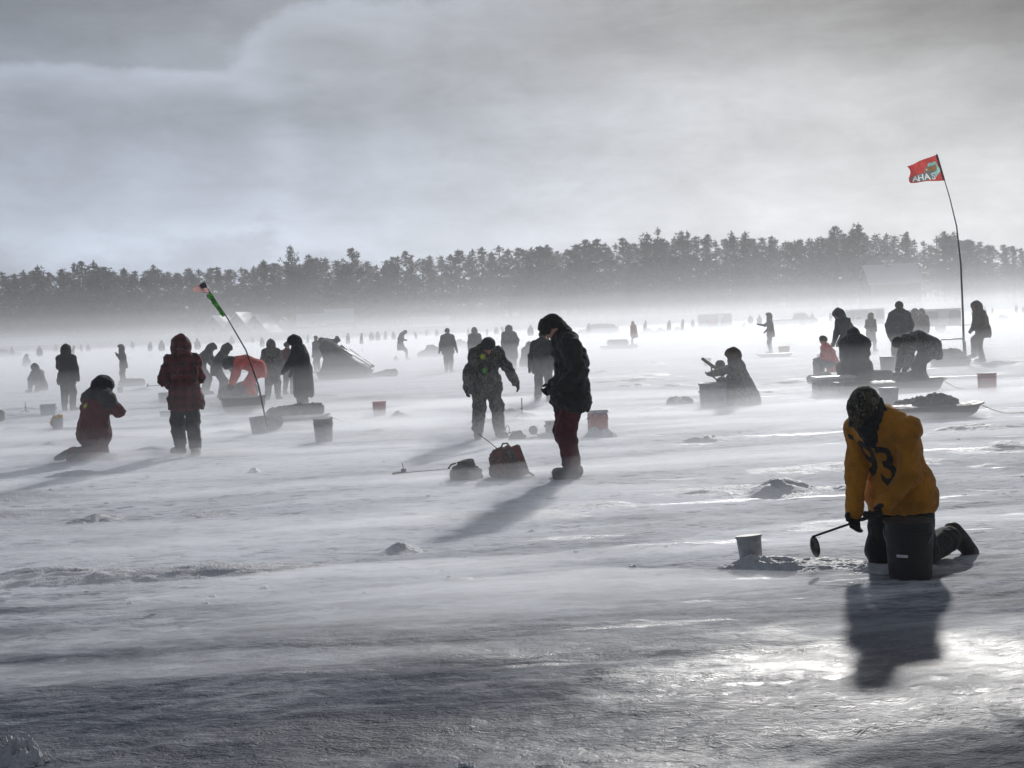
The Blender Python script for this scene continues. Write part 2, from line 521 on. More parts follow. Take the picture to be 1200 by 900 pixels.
def ice_material():
    m, t, b, out = new_mat('wind scoured lake ice')
    tc = t.n('ShaderNodeTexCoord').outputs['Object']
    sp = t.n('ShaderNodeSeparateXYZ'); t.link(tc, sp.inputs[0])
    wind = t.mapping(tc, (0.38, 1.0, 1.0), rot=(0, 0, R(-7)))
    big = t.noise(t.mapping(tc, (0.13, 0.45, 1), rot=(0, 0, R(-7))), 1.0, 5, 0.6, 0.6)
    mid = t.noise(wind, 2.2, 7, 0.66, 0.5)
    fin = t.noise(wind, 14.0, 6, 0.7, 0.3)
    # scoured ice close to where the camera stands, drifted snow farther out
    near = t.maprange(sp.outputs[1], 5.0, 11.0, 0.0, 1.0)
    near = t.math('ADD', near, t.math('MULTIPLY', t.math('SUBTRACT', big, 0.5), 1.7))
    sn = t.math('ADD', t.math('MULTIPLY', near, 0.42), t.math('ADD', t.math('MULTIPLY', mid, 0.75), t.math('MULTIPLY', fin, 0.45)))
    gx = t.math('DIVIDE', t.math('SUBTRACT', sp.outputs[0], 2.0), 1.75); gy = t.math('DIVIDE', t.math('SUBTRACT', sp.outputs[1], 6.35), 0.85)
    wob = t.math('MULTIPLY', t.math('SUBTRACT', t.noise(t.mapping(tc, (0.6, 1, 1), (1, 8, 0)), 1.6, 5, 0.65), 0.5), 2.6)
    glz = t.maprange(t.math('ADD', t.math('SQRT', t.math('ADD', t.math('MULTIPLY', gx, gx), t.math('MULTIPLY', gy, gy))), wob), 0.25, 1.45, 1.0, 0.0)   # a glazed pool of bare ice
    mask = t.math('MULTIPLY', t.maprange(sn, 0.56, 1.12, 0.0, 1.0), t.math('SUBTRACT', 1.0, t.math('MULTIPLY', glz, 0.75)))
    c = t.mix(mask, ICE_COL, SNOW_COL)
    crust = t.noise(t.mapping(tc, (0.55, 1, 1)), 46.0, 6, 0.72)
    pits = t.noise(t.mapping(tc, (0.42, 1, 1), (2, 5, 0)), 9.0, 6, 0.7, 0.6)
    c = t.mix(t.maprange(crust, 0.53, 0.66, 0, 0.34), c, (0.44, 0.475, 0.56))
    c = t.mix(t.maprange(pits, 0.54, 0.62, 0, 0.6), c, (0.06, 0.074, 0.105))
    t.link(c, b.inputs['Base Color'])
    # glazed and frosted patches
    glaze = t.maprange(t.noise(t.mapping(tc, (0.35, 0.8, 1), (9, 4, 0)), 0.8, 4, 0.6, 0.8), 0.45, 0.62, 0, 1)
    g2 = t.math('MAXIMUM', glz, t.math('MULTIPLY', t.maprange(mask, 0.0, 0.6, 1.0, 0.0, False), t.math('ADD', 0.10, t.math('MULTIPLY', glaze, 0.45))))
    lines = t.noise(t.mapping(tc, (0.22, 1.5, 1), (3, 2, 0), (0, 0, R(-4))), 1.5, 6, 0.68, 0.5)
    g2 = t.math('MAXIMUM', g2, t.maprange(lines, 0.585, 0.66, 0.0, 0.85))                       # polished icy streaks between the drifts
    t.link(t.maprange(g2, 0.0, 1.0, 0.75, 0.18, False), b.inputs['Roughness'])
    b.inputs['IOR'].default_value = 1.31
    t.link(t.maprange(g2, 0.0, 1.0, 0.06, 0.62, False), b.inputs['Specular IOR Level'])
    cr = t.noise(t.mapping(tc, (0.62, 1, 1), (3, 1, 0), (0, 0, R(-9))), 8.5, 5, 0.6, 0.9)
    crest = t.math('SUBTRACT', 1.0, t.math('MULTIPLY', t.math('ABSOLUTE', t.math('SUBTRACT', cr, 0.5)), 5.0))     # sharp broken crests
    cr2 = t.noise(t.mapping(tc, (0.7, 1, 1), (6, 3, 0)), 19.0, 4, 0.6, 0.7)
    crest = t.math('ADD', crest, t.math('MULTIPLY', t.math('SUBTRACT', 1.0, t.math('MULTIPLY', t.math('ABSOLUTE', t.math('SUBTRACT', cr2, 0.5)), 5.0)), 0.5))
    h = t.math('ADD', t.math('MULTIPLY', crest, 0.10), t.math('MULTIPLY', mid, 0.26))
    h = t.math('ADD', h, t.math('ADD', t.math('MULTIPLY', fin, 0.22), t.math('SUBTRACT', t.math('MULTIPLY', crust, 0.16), t.math('MULTIPLY', pits, 0.10))))
    bump(t, b, h, 1.0, 0.075)
    smooth_ = t.maprange(t.noise(t.mapping(tc, (0.5, 1, 1), (8, 8, 0)), 0.9, 4, 0.6, 0.5), 0.38, 0.62, 0.35, 1.0)
    t.link(t.math('MULTIPLY', smooth_, t.maprange(glz, 0, 1, 1.0, 0.8, False)), b.inputs['Normal'].links[0].from_node.inputs['Strength'])
    return m

def snow_material(name='packed snow', colr=(0.66, 0.68, 0.72)):
    m, t, b, out = new_mat(name)
    tc = t.n('ShaderNodeTexCoord').outputs['Object']
    n1 = t.noise(tc, 7.0, 6, 0.65); n2 = t.noise(tc, 55.0, 4, 0.7)
    c = t.mix(t.maprange(n1, 0.3, 0.7, 0, 1), [x * 0.8 for x in colr], colr)
    t.link(c, b.inputs['Base Color']); b.inputs['Roughness'].default_value = 0.55
    b.inputs['IOR'].default_value = 1.31
    bump(t, b, t.math('ADD', n1, t.math('MULTIPLY', n2, 0.35)), 0.9, 0.05)
    return m

def needle_material(name, colr):
    m, t, b, out = new_mat(name)
    tc = t.n('ShaderNodeTexCoord').outputs['Object']
    oi = t.n('ShaderNodeObjectInfo').outputs['Random']
    n1 = t.noise(tc, 0.5, 4, 0.7)
    f = t.math('ADD', t.math('MULTIPLY', n1, 0.8), t.math('MULTIPLY', oi, 0.3))
    c = t.mix(t.maprange(f, 0.3, 0.85, 0, 1), [x * 0.6 for x in colr], [x * 1.3 for x in colr])
    t.link(c, b.inputs['Base Color']); b.inputs['Roughness'].default_value = 0.8
    return m

def volume_mat(name, dens, g, colr=(0.93, 0.955, 1.0)):
    m = bpy.data.materials.new(name); m.use_nodes = True
    nt = m.node_tree
    for n in list(nt.nodes): nt.nodes.remove(n)
    t = NT(nt)
    out = t.n('ShaderNodeOutputMaterial')
    v = t.n('ShaderNodeVolumePrincipled')
    v.inputs['Color'].default_value = (*colr, 1)
    v.inputs['Density'].default_value = dens
    v.inputs['Anisotropy'].default_value = g
    t.link(v.outputs[0], out.inputs['Volume'])
    return m

ICE_COL = (0.062, 0.076, 0.108)
SNOW_COL = (0.76, 0.785, 0.845)
M_ICE = ice_material()
M_SNOW = snow_material()
M_DRIFT = snow_material('rough shovelled snow', (0.68, 0.70, 0.75))
M_NEEDLE = needle_material('pine needles', (0.045, 0.055, 0.038))
M_BARK = plain('bark', (0.09, 0.075, 0.065), 0.9, 0.3, 3.0)
M_TWIG = plain('twigs', (0.10, 0.088, 0.08), 0.9, 0.2, 3.0)

# ------------------------------------------------------------------ the frozen lake
def lake_height(x, y):
    wx, wy = x * 0.30 + y * 0.035, y - x * 0.12
    amp = np.clip(1.15 - y / 60.0, 0.15, 1.0)
    h = 0.024 * fbm(wx * 1.3, wy * 1.3, 3, 3) + 0.020 * (0.5 - np.abs(fbm(wx * 3.5, wy * 3.5, 3, 9)))
    h = h + (0.015 + 0.012 * vnoise(wx * .7, wy * .7, 33)) * (0.35 - 1.4 * np.abs(fbm(x * 4.2 + y * .6, wy * 7.5, 3, 21, .6)))
    return h * amp - 0.012

def make_lake():
    ys = [-40, -15, -5, 0, 2.0, 3.0]
    y = 3.6
    while y < 300:
        ys.append(y); y += max(0.026, y * y / (F_ * CAM_Z) * 1.25)
    ys += [340, 500, 900, 2000, 5000, 9000]
    xs = [0.0]
    x = 0.0
    while x < 9000:
        x += 0.034 if x < 3.6 else max(0.034, (x - 3.6) * 0.022 + 0.034)
        xs.append(x)
    xs = sorted([-v for v in xs[1:]] + xs)
    X, Y = np.meshgrid(np.array(xs), np.array(ys))
    Z = lake_height(X, Y)
    far = (np.abs(X) > 150) | (Y > 200)
    Z[far] = -0.012
    V = np.stack([X, Y, Z], -1).reshape(-1, 3)
    nr, nc = X.shape
    I = (np.arange(nr - 1)[:, None] * nc + np.arange(nc - 1)[None]).reshape(-1)
    Fq = np.stack([I, I + 1, I + nc + 1, I + nc], 1)
    o = link('frozen_lake', mesh_np('frozen_lake', V, Fq), M_ICE)
    tag(o, kind='structure')
make_lake()

def gz(x, y):
    return float(lake_height(np.array([x]), np.array([y]))[0])

# ------------------------------------------------------------------ far shore
def land_height(x, y):
    t = np.clip((y - 318 - 6 * fbm(x / 45.0, y * 0 + 3.0, 3, 40)) / 30.0, 0, 1)
    return -0.6 + 3.6 * t * t * (3 - 2 * t) + np.clip((y - 350) / 300.0, 0, 4) * 9 + 0.5 * fbm(x / 12.0, y / 12.0, 3, 41) * np.clip(t * 3, 0, 1)

def land_material():
    m, t, b, out = new_mat('shore snow and forest floor')
    tc = t.n('ShaderNodeTexCoord').outputs['Object']
    sp = t.n('ShaderNodeSeparateXYZ'); t.link(tc, sp.inputs[0])
    n1 = t.noise(tc, 0.12, 5, 0.6)
    f = t.maprange(t.math('ADD', sp.outputs[1], t.math('MULTIPLY', t.math('SUBTRACT', n1, 0.5), 40.0)), 324, 340, 0, 1)
    c = t.mix(f, (0.55, 0.57, 0.61), (0.10, 0.09, 0.08))
    c = t.mix(t.maprange(t.noise(tc, 0.6, 4, 0.6), 0.55, 0.7, 0, 0.4), c, (0.4, 0.41, 0.44))
    t.link(c, b.inputs['Base Color']); b.inputs['Roughness'].default_value = 0.9
    return m

def make_land():
    xs = np.concatenate([np.linspace(-4000, -240, 20), np.linspace(-230, 260, 180), np.linspace(270, 4000, 20)])
    ys = np.concatenate([np.linspace(300, 360, 40), np.linspace(365, 700, 30), np.linspace(800, 3000, 8)])
    X, Y = np.meshgrid(xs, ys)
    Z = land_height(X, Y)
    V = np.stack([X, Y, Z], -1).reshape(-1, 3)
    nr, nc = X.shape
    I = (np.arange(nr - 1)[:, None] * nc + np.arange(nc - 1)[None]).reshape(-1)
    o = link('shore', mesh_np('shore', V, np.stack([I, I + 1, I + nc + 1, I + nc], 1)), land_material())
    tag(o, kind='structure')
make_land()

def lz(x, y): return float(land_height(np.array([float(x)]), np.array([float(y)]))[0])

# ------------------------------------------------------------------ trees
def pine_meshes(seed, H=20.0, broad=1.0, ragged=0.5, base=0.22, tuft=1.0, pt=1.05):
    """white pine: whorls of limbs that sweep out and up and carry tufts of needles"""
    rs = random.Random(seed)
    wood = MB(); leaf = MB()
    bend = [(rs.uniform(-.4, .4), rs.uniform(-.4, .4)) for _ in range(3)]
    def axis(z):
        q = z / H
        return Vector((bend[0][0] * math.sin(q * 3), bend[0][1] * math.sin(q * 2.5), z))
    wood.tube([axis(H * i / 6.0) for i in range(7)], [0.30 * (1 - i / 6.5) + 0.02 for i in range(7)], 6)
    z = H * base
    while z < H * 0.985:
        q = (z / H - base) / (1 - base)
        prof = (0.6 + 0.8 * q) if q < 0.35 else (0.88 * (1 - (q - 0.35) / 0.65) ** pt + 0.03)
        nb = rs.choice([3, 4, 5])
        a0 = rs.uniform(0, 6.28)
        for i in range(nb):
            if rs.random() < 0.12 + 0.2 * ragged * (q < 0.8): continue
            a = a0 + 6.28 * i / nb + rs.uniform(-.4, .4)
            L = H * 0.235 * broad * prof * rs.uniform(1 - 0.6 * ragged, 1 + 0.45 * ragged)
            rise = rs.uniform(-0.1, 0.3) + 0.75 * q * q
            d = Vector((math.cos(a), math.sin(a), rise)).normalized()
            p0 = axis(z)
            pts = [p0 + d * L * f + Vector((0, 0, 0.22 * L * f * f)) for f in (0, 0.35, 0.7, 1.0)]
            wood.tube(pts, [0.07, 0.05, 0.03, 0.012], 3, cap=False)
            nt = max(4, int(L * 4.0))
            for j in range(nt):
                f = 0.14 + 0.90 * ((j + rs.random()) / nt) ** 0.9
                c = p0 + d * L * f + Vector((0, 0, 0.22 * L * f * f))
                c += Vector((rs.gauss(0, .26), rs.gauss(0, .26), rs.gauss(0, .11)))
                for k in range(7):
                    # spray of needle blades
                    e = (Vector((rs.gauss(0, 1), rs.gauss(0, 1), rs.gauss(0.35, 0.6))).normalized() + d * 0.9).normalized()
                    s_ = rs.uniform(0.40, 0.80) * tuft
                    u = e.cross(Vector((rs.gauss(0, 1), rs.gauss(0, 1), rs.gauss(0, 1)))).normalized() * s_ * 0.20
                    leaf.add([c - u * 0.6, c + u * 0.6, c + e * s_ + u * .25, c + e * s_ - u * .25], [(0, 1, 2, 3)])
        z += rs.uniform(0.6, 1.15) * (1.0 if q < 0.75 else 0.75)
    for j in range(26):
        f = rs.random() ** 1.3
        c = axis(H * (0.90 + 0.115 * (1 - f))) + Vector((rs.gauss(0, .35 * f + .04), rs.gauss(0, .35 * f + .04), 0))
        e = Vector((rs.gauss(0, .5), rs.gauss(0, .5), rs.uniform(.5, 1.2))).normalized(); s_ = rs.uniform(.35, .6)
        u = e.cross(Vector((rs.gauss(0, 1), rs.gauss(0, 1), rs.gauss(0, 1)))).normalized() * s_ * .16
        leaf.add([c - u, c + u, c + e * s_ + u * .2, c + e * s_ - u * .2], [(0, 1, 2, 3)])
    return wood.mesh('trunk'), leaf.mesh('crown')

def bare_meshes(seed, H=17.0):
    rs = random.Random(seed)
    trunk = MB(); crown = MB()
    def grow(mb, p, d, L, r, lev):
        q = p; path = [p]; dd = d
        for i in range(3):
            dd = (dd + Vector((rs.gauss(0, .13), rs.gauss(0, .13), rs.gauss(0.06, .08)))).normalized()
            q = q + dd * L / 3; path.append(q)
        mb.tube(path, [r, r * .85, r * .7, r * .5], 4 if lev < 2 else 3, cap=False)
        if lev >= 5: return
        n = 3 if lev < 4 else 4
        for i in range(n):
            e = (dd + Vector((rs.gauss(0, .5), rs.gauss(0, .5), rs.gauss(0.12, .28)))).normalized()
            grow(crown, path[rs.choice([1, 2, 3])] if i else q, e, L * rs.uniform(.58, .8), max(r * .55, 0.022), lev + 1)
    grow(trunk, Vector((0, 0, 0)), Vector((0, 0, 1)), H * 0.34, 0.24, 1)
    return trunk.mesh('trunk'), crown.mesh('crown')

def place_tree(kind, x, y, h, proto_h, rz, label, cat, group, wide=1.0):
    tm, cm, wood_m, leaf_m = kind
    r = empty({'pine': 'pine_tree', 'bare': 'bare_tree'}[cat], (x, y, lz(x, y) - 0.2), (0, 0, rz))
    s = h / proto_h
    r.scale = (s * wide, s * wide, s)
    a = link('trunk', tm, wood_m, r); b = link('crown', cm, leaf_m, r)
    tag(r, label, 'tree', group)
    return r

def make_wood():
    rs = random.Random(5)
    pines = []
    specs = [(1, 1.2, .6, .06, 1.0, 1.0), (2, .85, .7, .08, .9, 1.35), (3, 1.35, .9, .14, .9, 1.0), (4, .7, .5, .03, .8, 1.5), (5, 1.25, 1.0, .16, .9, 1.1), (6, 1.0, .7, .05, .9, 1.2), (7, 1.45, .9, .10, .9, 1.05), (8, .62, .6, .03, .75, 1.6), (9, 1.1, 1.1, .2, .95, 1.0), (10, .8, .8, .05, .85, 1.25)]
    for sd, br, rg, bs, tf, pt_ in specs:
        a, b = pine_meshes(sd * 13 + 1, 20.0, br, rg, bs, tf, pt_); pines.append((a, b, M_BARK, M_NEEDLE))
    bares = []
    for sd in (3, 8, 15):
        a, b = bare_meshes(sd, 17.0); bares.append((a, b, M_BARK, M_TWIG))
    # outline of the tree tops along the skyline: (pixel x, pixel y of the tops)
    sky = [(-120, 320), (0, 315), (60, 314), (100, 310), (150, 314), (210, 312), (260, 312), (300, 310), (330, 302), (400, 300), (430, 306), (460, 300), (520, 292), (600, 286), (640, 288), (700, 284), (730, 282), (770, 274), (840, 274), (900, 276), (960, 272), (1000, 266), (1050, 270), (1090, 279), (1110, 273), (1150, 279), (1200, 290), (1320, 280)]
    def top(px):
        return float(np.interp(px, [a for a, _ in sky], [b for _, b in sky]))
    cab = (1008, 1098)
    def tree_at(px, Y, typ, f, label, group, wide=1.0):
        P = at_depth(px, top(px), Y)
        x = P.x
        zt = P.z
        h = (zt - lz(x, Y)) * f
        k = rs.choice(pines) if typ == 'pine' else rs.choice(bares)
        ph = 20.0 if typ == 'pine' else 16.0
        place_tree(k, x, Y, max(h, 4), ph, rs.uniform(0, 6.28), label, typ, group, wide)
    G1 = 'pines of the far shore'; L1 = 'dark hazy pine standing in the wood on the far shore'
    # singled out tops on the skyline
    for px, py, Y, wide, lab in [(340, 288, 332, .75, 'tallest pine with a bare forked top above the left wood'), (411, 292, 330, 1.1, 'broad dark dense pine right of the tall forked pine'), (1006, 262, 334, 1.15, 'tall broad pine rising left of the far cabin'), (1062, 272, 372, .8, 'pine standing close behind the far cabin roof'), (770, 267, 345, .8, 'pointed pine above the middle of the wood'), (110, 306, 333, 1.0, 'rounded pine crown at the left end of the skyline'), (640, 287, 345, .9, 'pine beside the bare trees of the middle skyline')]:
        P = at_depth(px, py, Y)
        place_tree(rs.choice(pines[:5]), P.x, Y, P.z - lz(P.x, Y), 20.0, rs.uniform(0, 6.28), lab, 'pine', None, wide)
    for px, py, Y, lab in [(455, 296, 338, 'bare tree left of the middle of the wood'), (490, 292, 336, 'bare spreading tree with fine twigs on the middle skyline'), (545, 284, 335, 'widest bare tree on the middle skyline'), (577, 281, 338, 'tallest bare twiggy tree on the middle skyline'), (712, 277, 340, 'bare tree between pines right of the middle')]:
        P = at_depth(px, py, Y)
        place_tree(rs.choice(bares), P.x, Y, P.z - lz(P.x, Y), 16.0, rs.uniform(0, 6.28), lab, 'bare', None, 1.0)
    px = -90.0
    while px < 1290:                                         # first rank
        if not (cab[0] - 6 < px < cab[1] + 4) and not (480 < px < 600):
            tree_at(px, rs.uniform(334, 350), 'pine', rs.choice([.70, .80, .88, .93, .98, 1.03]), L1, G1, rs.uniform(.9, 1.5))
        px += rs.choice([6, 9, 12, 15, 20])
    px = -90.0
    while px < 1290:                                         # second and third rank
        tree_at(px, rs.uniform(362, 385), 'pine', rs.uniform(.90, .99), L1, G1, rs.uniform(1.2, 1.8))
        px += rs.uniform(9, 15)
    px = -90.0
    while px < 1290:
        tree_at(px, rs.uniform(395, 420), 'pine', rs.uniform(.86, .95), L1, G1, rs.uniform(1.4, 2.0))
        px += rs.uniform(19, 28)
    for px in range(620, 1000, 17):                          # slim bare trunks in front of the pines
        tree_at(px + rs.uniform(-6, 6), rs.uniform(330, 336), 'bare', rs.uniform(.35, .6), 'slim bare young tree at the edge of the wood', 'young bare trees along the far shore')
make_wood()

# ------------------------------------------------------------------ haze and blowing snow
def slab(name, mat, x0, x1, y0, y1, z0, z1):
    mb = MB().box(((x0 + x1) / 2, (y0 + y1) / 2, (z0 + z1) / 2), (x1 - x0, y1 - y0, z1 - z0))
    o = mb.build(name, mat)
    return tag(o, kind='stuff')

HAZE = 0.0005
PH = 0.54
slab('haze', volume_mat('cold hazy air', HAZE, PH), -650, 650, -60, 760, -1.6, 52)
def snow_layer(i, top_, den, y0, y1, yb):
    """ground blizzard: a sheet of blowing snow that thickens with distance, its near end wedge shaped"""
    x = 420 + 3 * i; zb = -0.7 - 0.07 * i
    mb = MB()
    mb.v = [(-x, y0, zb), (x, y0, zb), (x, yb, zb), (-x, yb, zb), (-x, y1, top_), (x, y1, top_), (x, yb, top_), (-x, yb, top_)]
    mb.f = [(3, 2, 1, 0), (4, 5, 6, 7), (0, 1, 5, 4), (1, 2, 6, 5), (2, 3, 7, 6), (3, 0, 4, 7)]
    o = mb.build('blowing_snow', volume_mat('blowing snow layer %d' % i, den, PH))
    tag(o, 'low layer of wind blown snow drifting over the ice', 'blowing snow', kind='stuff')
LAYERS = [(0.20, 0.028, 6.4, 11.0, 346), (0.50, 0.019, 8.0, 14.0, 344), (1.05, 0.010, 10.0, 18.0, 240), (2.2, 0.0048, 14.0, 36.0, 140), (4.2, 0.0019, 40.0, 110.0, 348), (7.5, 0.0009, 70.0, 190.0, 350), (12.0, 0.0006, 90.0, 240.0, 352), (18.0, 0.0004, 100.0, 290.0, 354)]
for i, L_ in enumerate(LAYERS): snow_layer(i, *L_)

def wisp_mesh(L, Wd, Ht, seed):
    """a long low lens of drifting snow, thin at its rim"""
    rs = np.random.RandomState(seed)
    nu, nv = 40, 10
    u = np.linspace(0, 2 * np.pi, nu, endpoint=False)
    ph = rs.uniform(0, 6.28, 4)
    rim = 1 + 0.18 * np.sin(2 * u + ph[0]) + 0.12 * np.sin(3 * u + ph[1]) + 0.07 * np.sin(5 * u + ph[2])
    V = []; Fq = []
    for j in range(nv + 1):
        r = j / nv
        h = Ht * (1 - r * r) ** 1.6
        for i in range(nu):
            V.append((L / 2 * r * rim[i] * math.cos(u[i]), Wd / 2 * r * rim[i] * math.sin(u[i]), h if j else Ht))
    for j in range(nv):
        for i in range(nu):
            a, b = j * nu + i, j * nu + (i + 1) % nu
            Fq.append((a, a + nu, b + nu, b))
    base = len(V)
    for i in range(nu):
        V.append((V[nv * nu + i][0], V[nv * nu + i][1], -0.3))
    for i in range(nu):
        a, b = nv * nu + i, nv * nu + (i + 1) % nu
        Fq.append((a, base + i, base + (i + 1) % nu, b))
    Fq.append(tuple(base + i for i in reversed(range(nu))))
    return V, Fq

def make_wisps():
    # (pixel x, y, length, width, height, density)
    spots = [(480, 690, 4.6, 2.2, .16, .55), (700, 700, 4.2, 2.0, .15, .45), (300, 640, 6.5, 3.0, .22, .30), (820, 640, 5.5, 2.6, .2, .25), (620, 610, 8, 4, .25, .25),
             (120, 660, 5, 2.0, .16, .25), (430, 560, 10, 5, .3, .16), (820, 560, 10, 5, .32, .18), 
             (220, 560, 10, 4, .3, .14), (90, 545, 8, 4, .35, .16), (560, 520, 12, 6, .45, .14), (860, 490, 12, 7, .5, .14), (1090, 480, 12, 6, .5, .14), (340, 510, 10, 6, .5, .14)]
    for i, (px, py, L, Wd, Ht, den) in enumerate(spots):
        g = ground(px, py)
        if Ht >= .2: den *= .45
        V, Fq = wisp_mesh(L, Wd, Ht, i)
        me = bpy.data.meshes.new('wisp'); me.from_pydata(V, [], Fq); me.update()
        o = link('blowing_snow', me, volume_mat('snow wisp %d' % i, den, PH), None, (g.x, g.y, 0), (0, 0, R(7) + random.Random(i).uniform(-.1, .1)))
        tag(o, 'thin streak of wind blown snow skimming the ice', 'blowing snow', 'streaks of blowing snow', 'stuff')
make_wisps()

def make_streamers():
    rs = random.Random(77)
    meshes = []
    for k in range(6):
        V, Fq = wisp_mesh(1.0, 1.0, 1.0, 40 + k)
        me = bpy.data.meshes.new('streamer'); me.from_pydata([(x, y, z if z >= 0 else -1.5) for x, y, z in V], [], Fq); me.update()
        me.materials.append(volume_mat('drift streamer %d' % k, (0.45, 0.65, 0.9, 0.6, 0.8, 0.4)[k], PH)); meshes.append(me)
    for i in range(78):
        y = 6.9 + 24 * rs.random() ** 1.3
        x = rs.uniform(-.42, .42) * y
        L = rs.uniform(2.2, 5.5) * (0.6 + y / 16); Wd = rs.uniform(.22, .6) * (0.5 + y / 11); Ht = rs.uniform(.035, .075) * (0.7 + y / 14)
        o = link('blowing_snow', meshes[i % 6], None, None, (x, y, 0.004), (0, 0, R(6) + rs.gauss(0, .10)))
        o.scale = (L, Wd, Ht)
        tag(o, 'thin streak of wind blown snow skimming the ice', 'blowing snow', 'streaks of blowing snow', 'stuff')
make_streamers()

# ------------------------------------------------------------------ people
def dr(deg): return v3(math.sin(R(deg)), 0, math.cos(R(deg)))     # (forward, left, up)

def ik(S, T, l1, l2, pole):
    d = T - S; L = np.linalg.norm(d)
    mx = (l1 + l2) * 0.995
    if L > mx: d = d / L * mx; L = mx
    d = d / L
    a = (l1 * l1 - l2 * l2 + L * L) / (2 * L)
    h = math.sqrt(max(l1 * l1 - a * a, 0))
    p = pole - d * (pole @ d); p = p / max(np.linalg.norm(p), 1e-6)
    return S + d * a + p * h, S + d * L

def joints(yaw=0, pel=(0, 0, .962), l1=3, l2=6, hp=8, hy=0, tw=0, tilt=0, LH=(.06, .29, .80), RH=(.06, -.29, .80), LF=(0, .15, .09), RF=(.02, -.15, .09),
           Lp=(-.6, .5, -.2), Rp=(-.6, -.5, -.2), Lk=(1, .12, .1), Rk=(1, -.12, .1), Lt=(1, .25, 0), Rt=(1, -.25, 0), sh=.19, neck=.07, lat=0, drop=.05):
    J = {}
    P = v3(*pel); ls = v3(0, math.sin(R(lat)), 0)
    def nrm(v): return v / np.linalg.norm(v)
    C = P + .30 * nrm(dr(l1) + ls); N = C + .22 * nrm(dr(l2) + ls)
    sd = v3(math.sin(R(tw)), math.cos(R(tw)), math.sin(R(tilt)))
    SC = N - drop * dr(l2)
    J.update(P=P, C=C, N=N, LS=SC + sd * sh, RS=SC - sd * sh)
    T = N + neck * dr((l2 + hp) / 2)
    hu, hf = dr(hp), dr(hp + 90)
    cy_, sy_ = math.cos(R(hy)), math.sin(R(hy))
    left = v3(0, 1, 0)
    hf2 = hf * cy_ + left * sy_; hl = left * cy_ - hf * sy_
    J.update(T=T, H=T + .10 * hu, hu=hu, hf=hf2, hl=hl)
    ps = v3(0, 1, 0)
    J['LH'] = P + ps * .095 - v3(0, 0, .03); J['RH'] = P - ps * .095 - v3(0, 0, .03)
    for s in 'LR':
        pole = v3(*(Lp if s == 'L' else Rp)); tgt = v3(*(LH if s == 'L' else RH))
        J[s + 'E'], J[s + 'W'] = ik(J[s + 'S'], tgt, .29, .26, pole)
        kn = v3(*(Lk if s == 'L' else Rk)); ft = v3(*(LF if s == 'L' else RF))
        J[s + 'K'], J[s + 'A'] = ik(J[s + 'H'], ft, .43, .43, kn)
        t = v3(*(Lt if s == 'L' else Rt)); J[s + 'T'] = J[s + 'A'] + t / np.linalg.norm(t) * .185 - v3(0, 0, .035) * (abs(t[2]) < .3)
    J['fw'] = v3(1, 0, 0); J['lf'] = sd / np.linalg.norm(sd); J['lf0'] = ps
    c, s_ = math.cos(R(yaw)), math.sin(R(yaw))
    def rot(v):
        x, y, z = v[1], -v[0], v[2]
        return v3(x * c - y * s_, x * s_ + y * c, z)
    return {k: rot(v) for k, v in J.items()}

def glove_parts(W, E, lat, nrm, curl=25, fingers=True):
    d = W - E; d = d / np.linalg.norm(d)
    lat = lat - d * (lat @ d); lat /= max(np.linalg.norm(lat), 1e-6)
    n = np.cross(d, lat)
    if n @ nrm < 0: n = -n
    if not fingers:
        return [cap(W - d * .03, W + d * .02, .05, .045), cap(W + d * .02, W + d * .13, .043, .036, lat, 1.25), cap(W + d * .03 + lat * .03, W + d * .09 + lat * .065, .022, .018)]
    ps = [cap(W - d * .05, W, .046, .04), cap(W, W + d * .075, .028, .027, lat, 1.55)]
    for i, (o, L) in enumerate(((-.034, .8), (-.0115, .97), (.0115, 1.0), (.034, .9))):
        b = W + d * .088 + lat * o
        c1 = R(curl + 6 * i); c2 = R(curl * 2.2 + 6 * i); c3 = R(curl * 3.2)
        e1 = d * math.cos(c1) + n * math.sin(c1); e2 = d * math.cos(c2) + n * math.sin(c2); e3 = d * math.cos(c3) + n * math.sin(c3)
        p1 = b + e1 * .038 * L; p2 = p1 + e2 * .028 * L; p3 = p2 + e3 * .02 * L
        ps += [cap(b - d * .02, p1, .0145, .0135, k=.006), cap(p1, p2, .0135, .0125, k=.006), cap(p2, p3, .0125, .011, k=.006)]
    tb = W + d * .02 + lat * .035; t1 = tb + (d * .6 + lat * .7) * .042 + n * .01; t2 = t1 + (d * .9 + lat * .1 + n * .35) * .034
    return ps + [cap(tb, t1, .017, .0155, k=.01), cap(t1, t2, .0155, .0125, k=.008)]

M_SKIN = plain('cold reddened skin', (0.42, 0.22, 0.16), 0.6, 0.12)
M_EYE = plain('eye', (0.02, 0.018, 0.016), 0.2, 0.1)
M_BOOT = plain('snow boot rubber', (0.018, 0.017, 0.016), 0.7, 0.3, 12, snow=0.22)
M_GLOVE = cloth('dark glove', (0.014, 0.014, 0.016), 0.12)

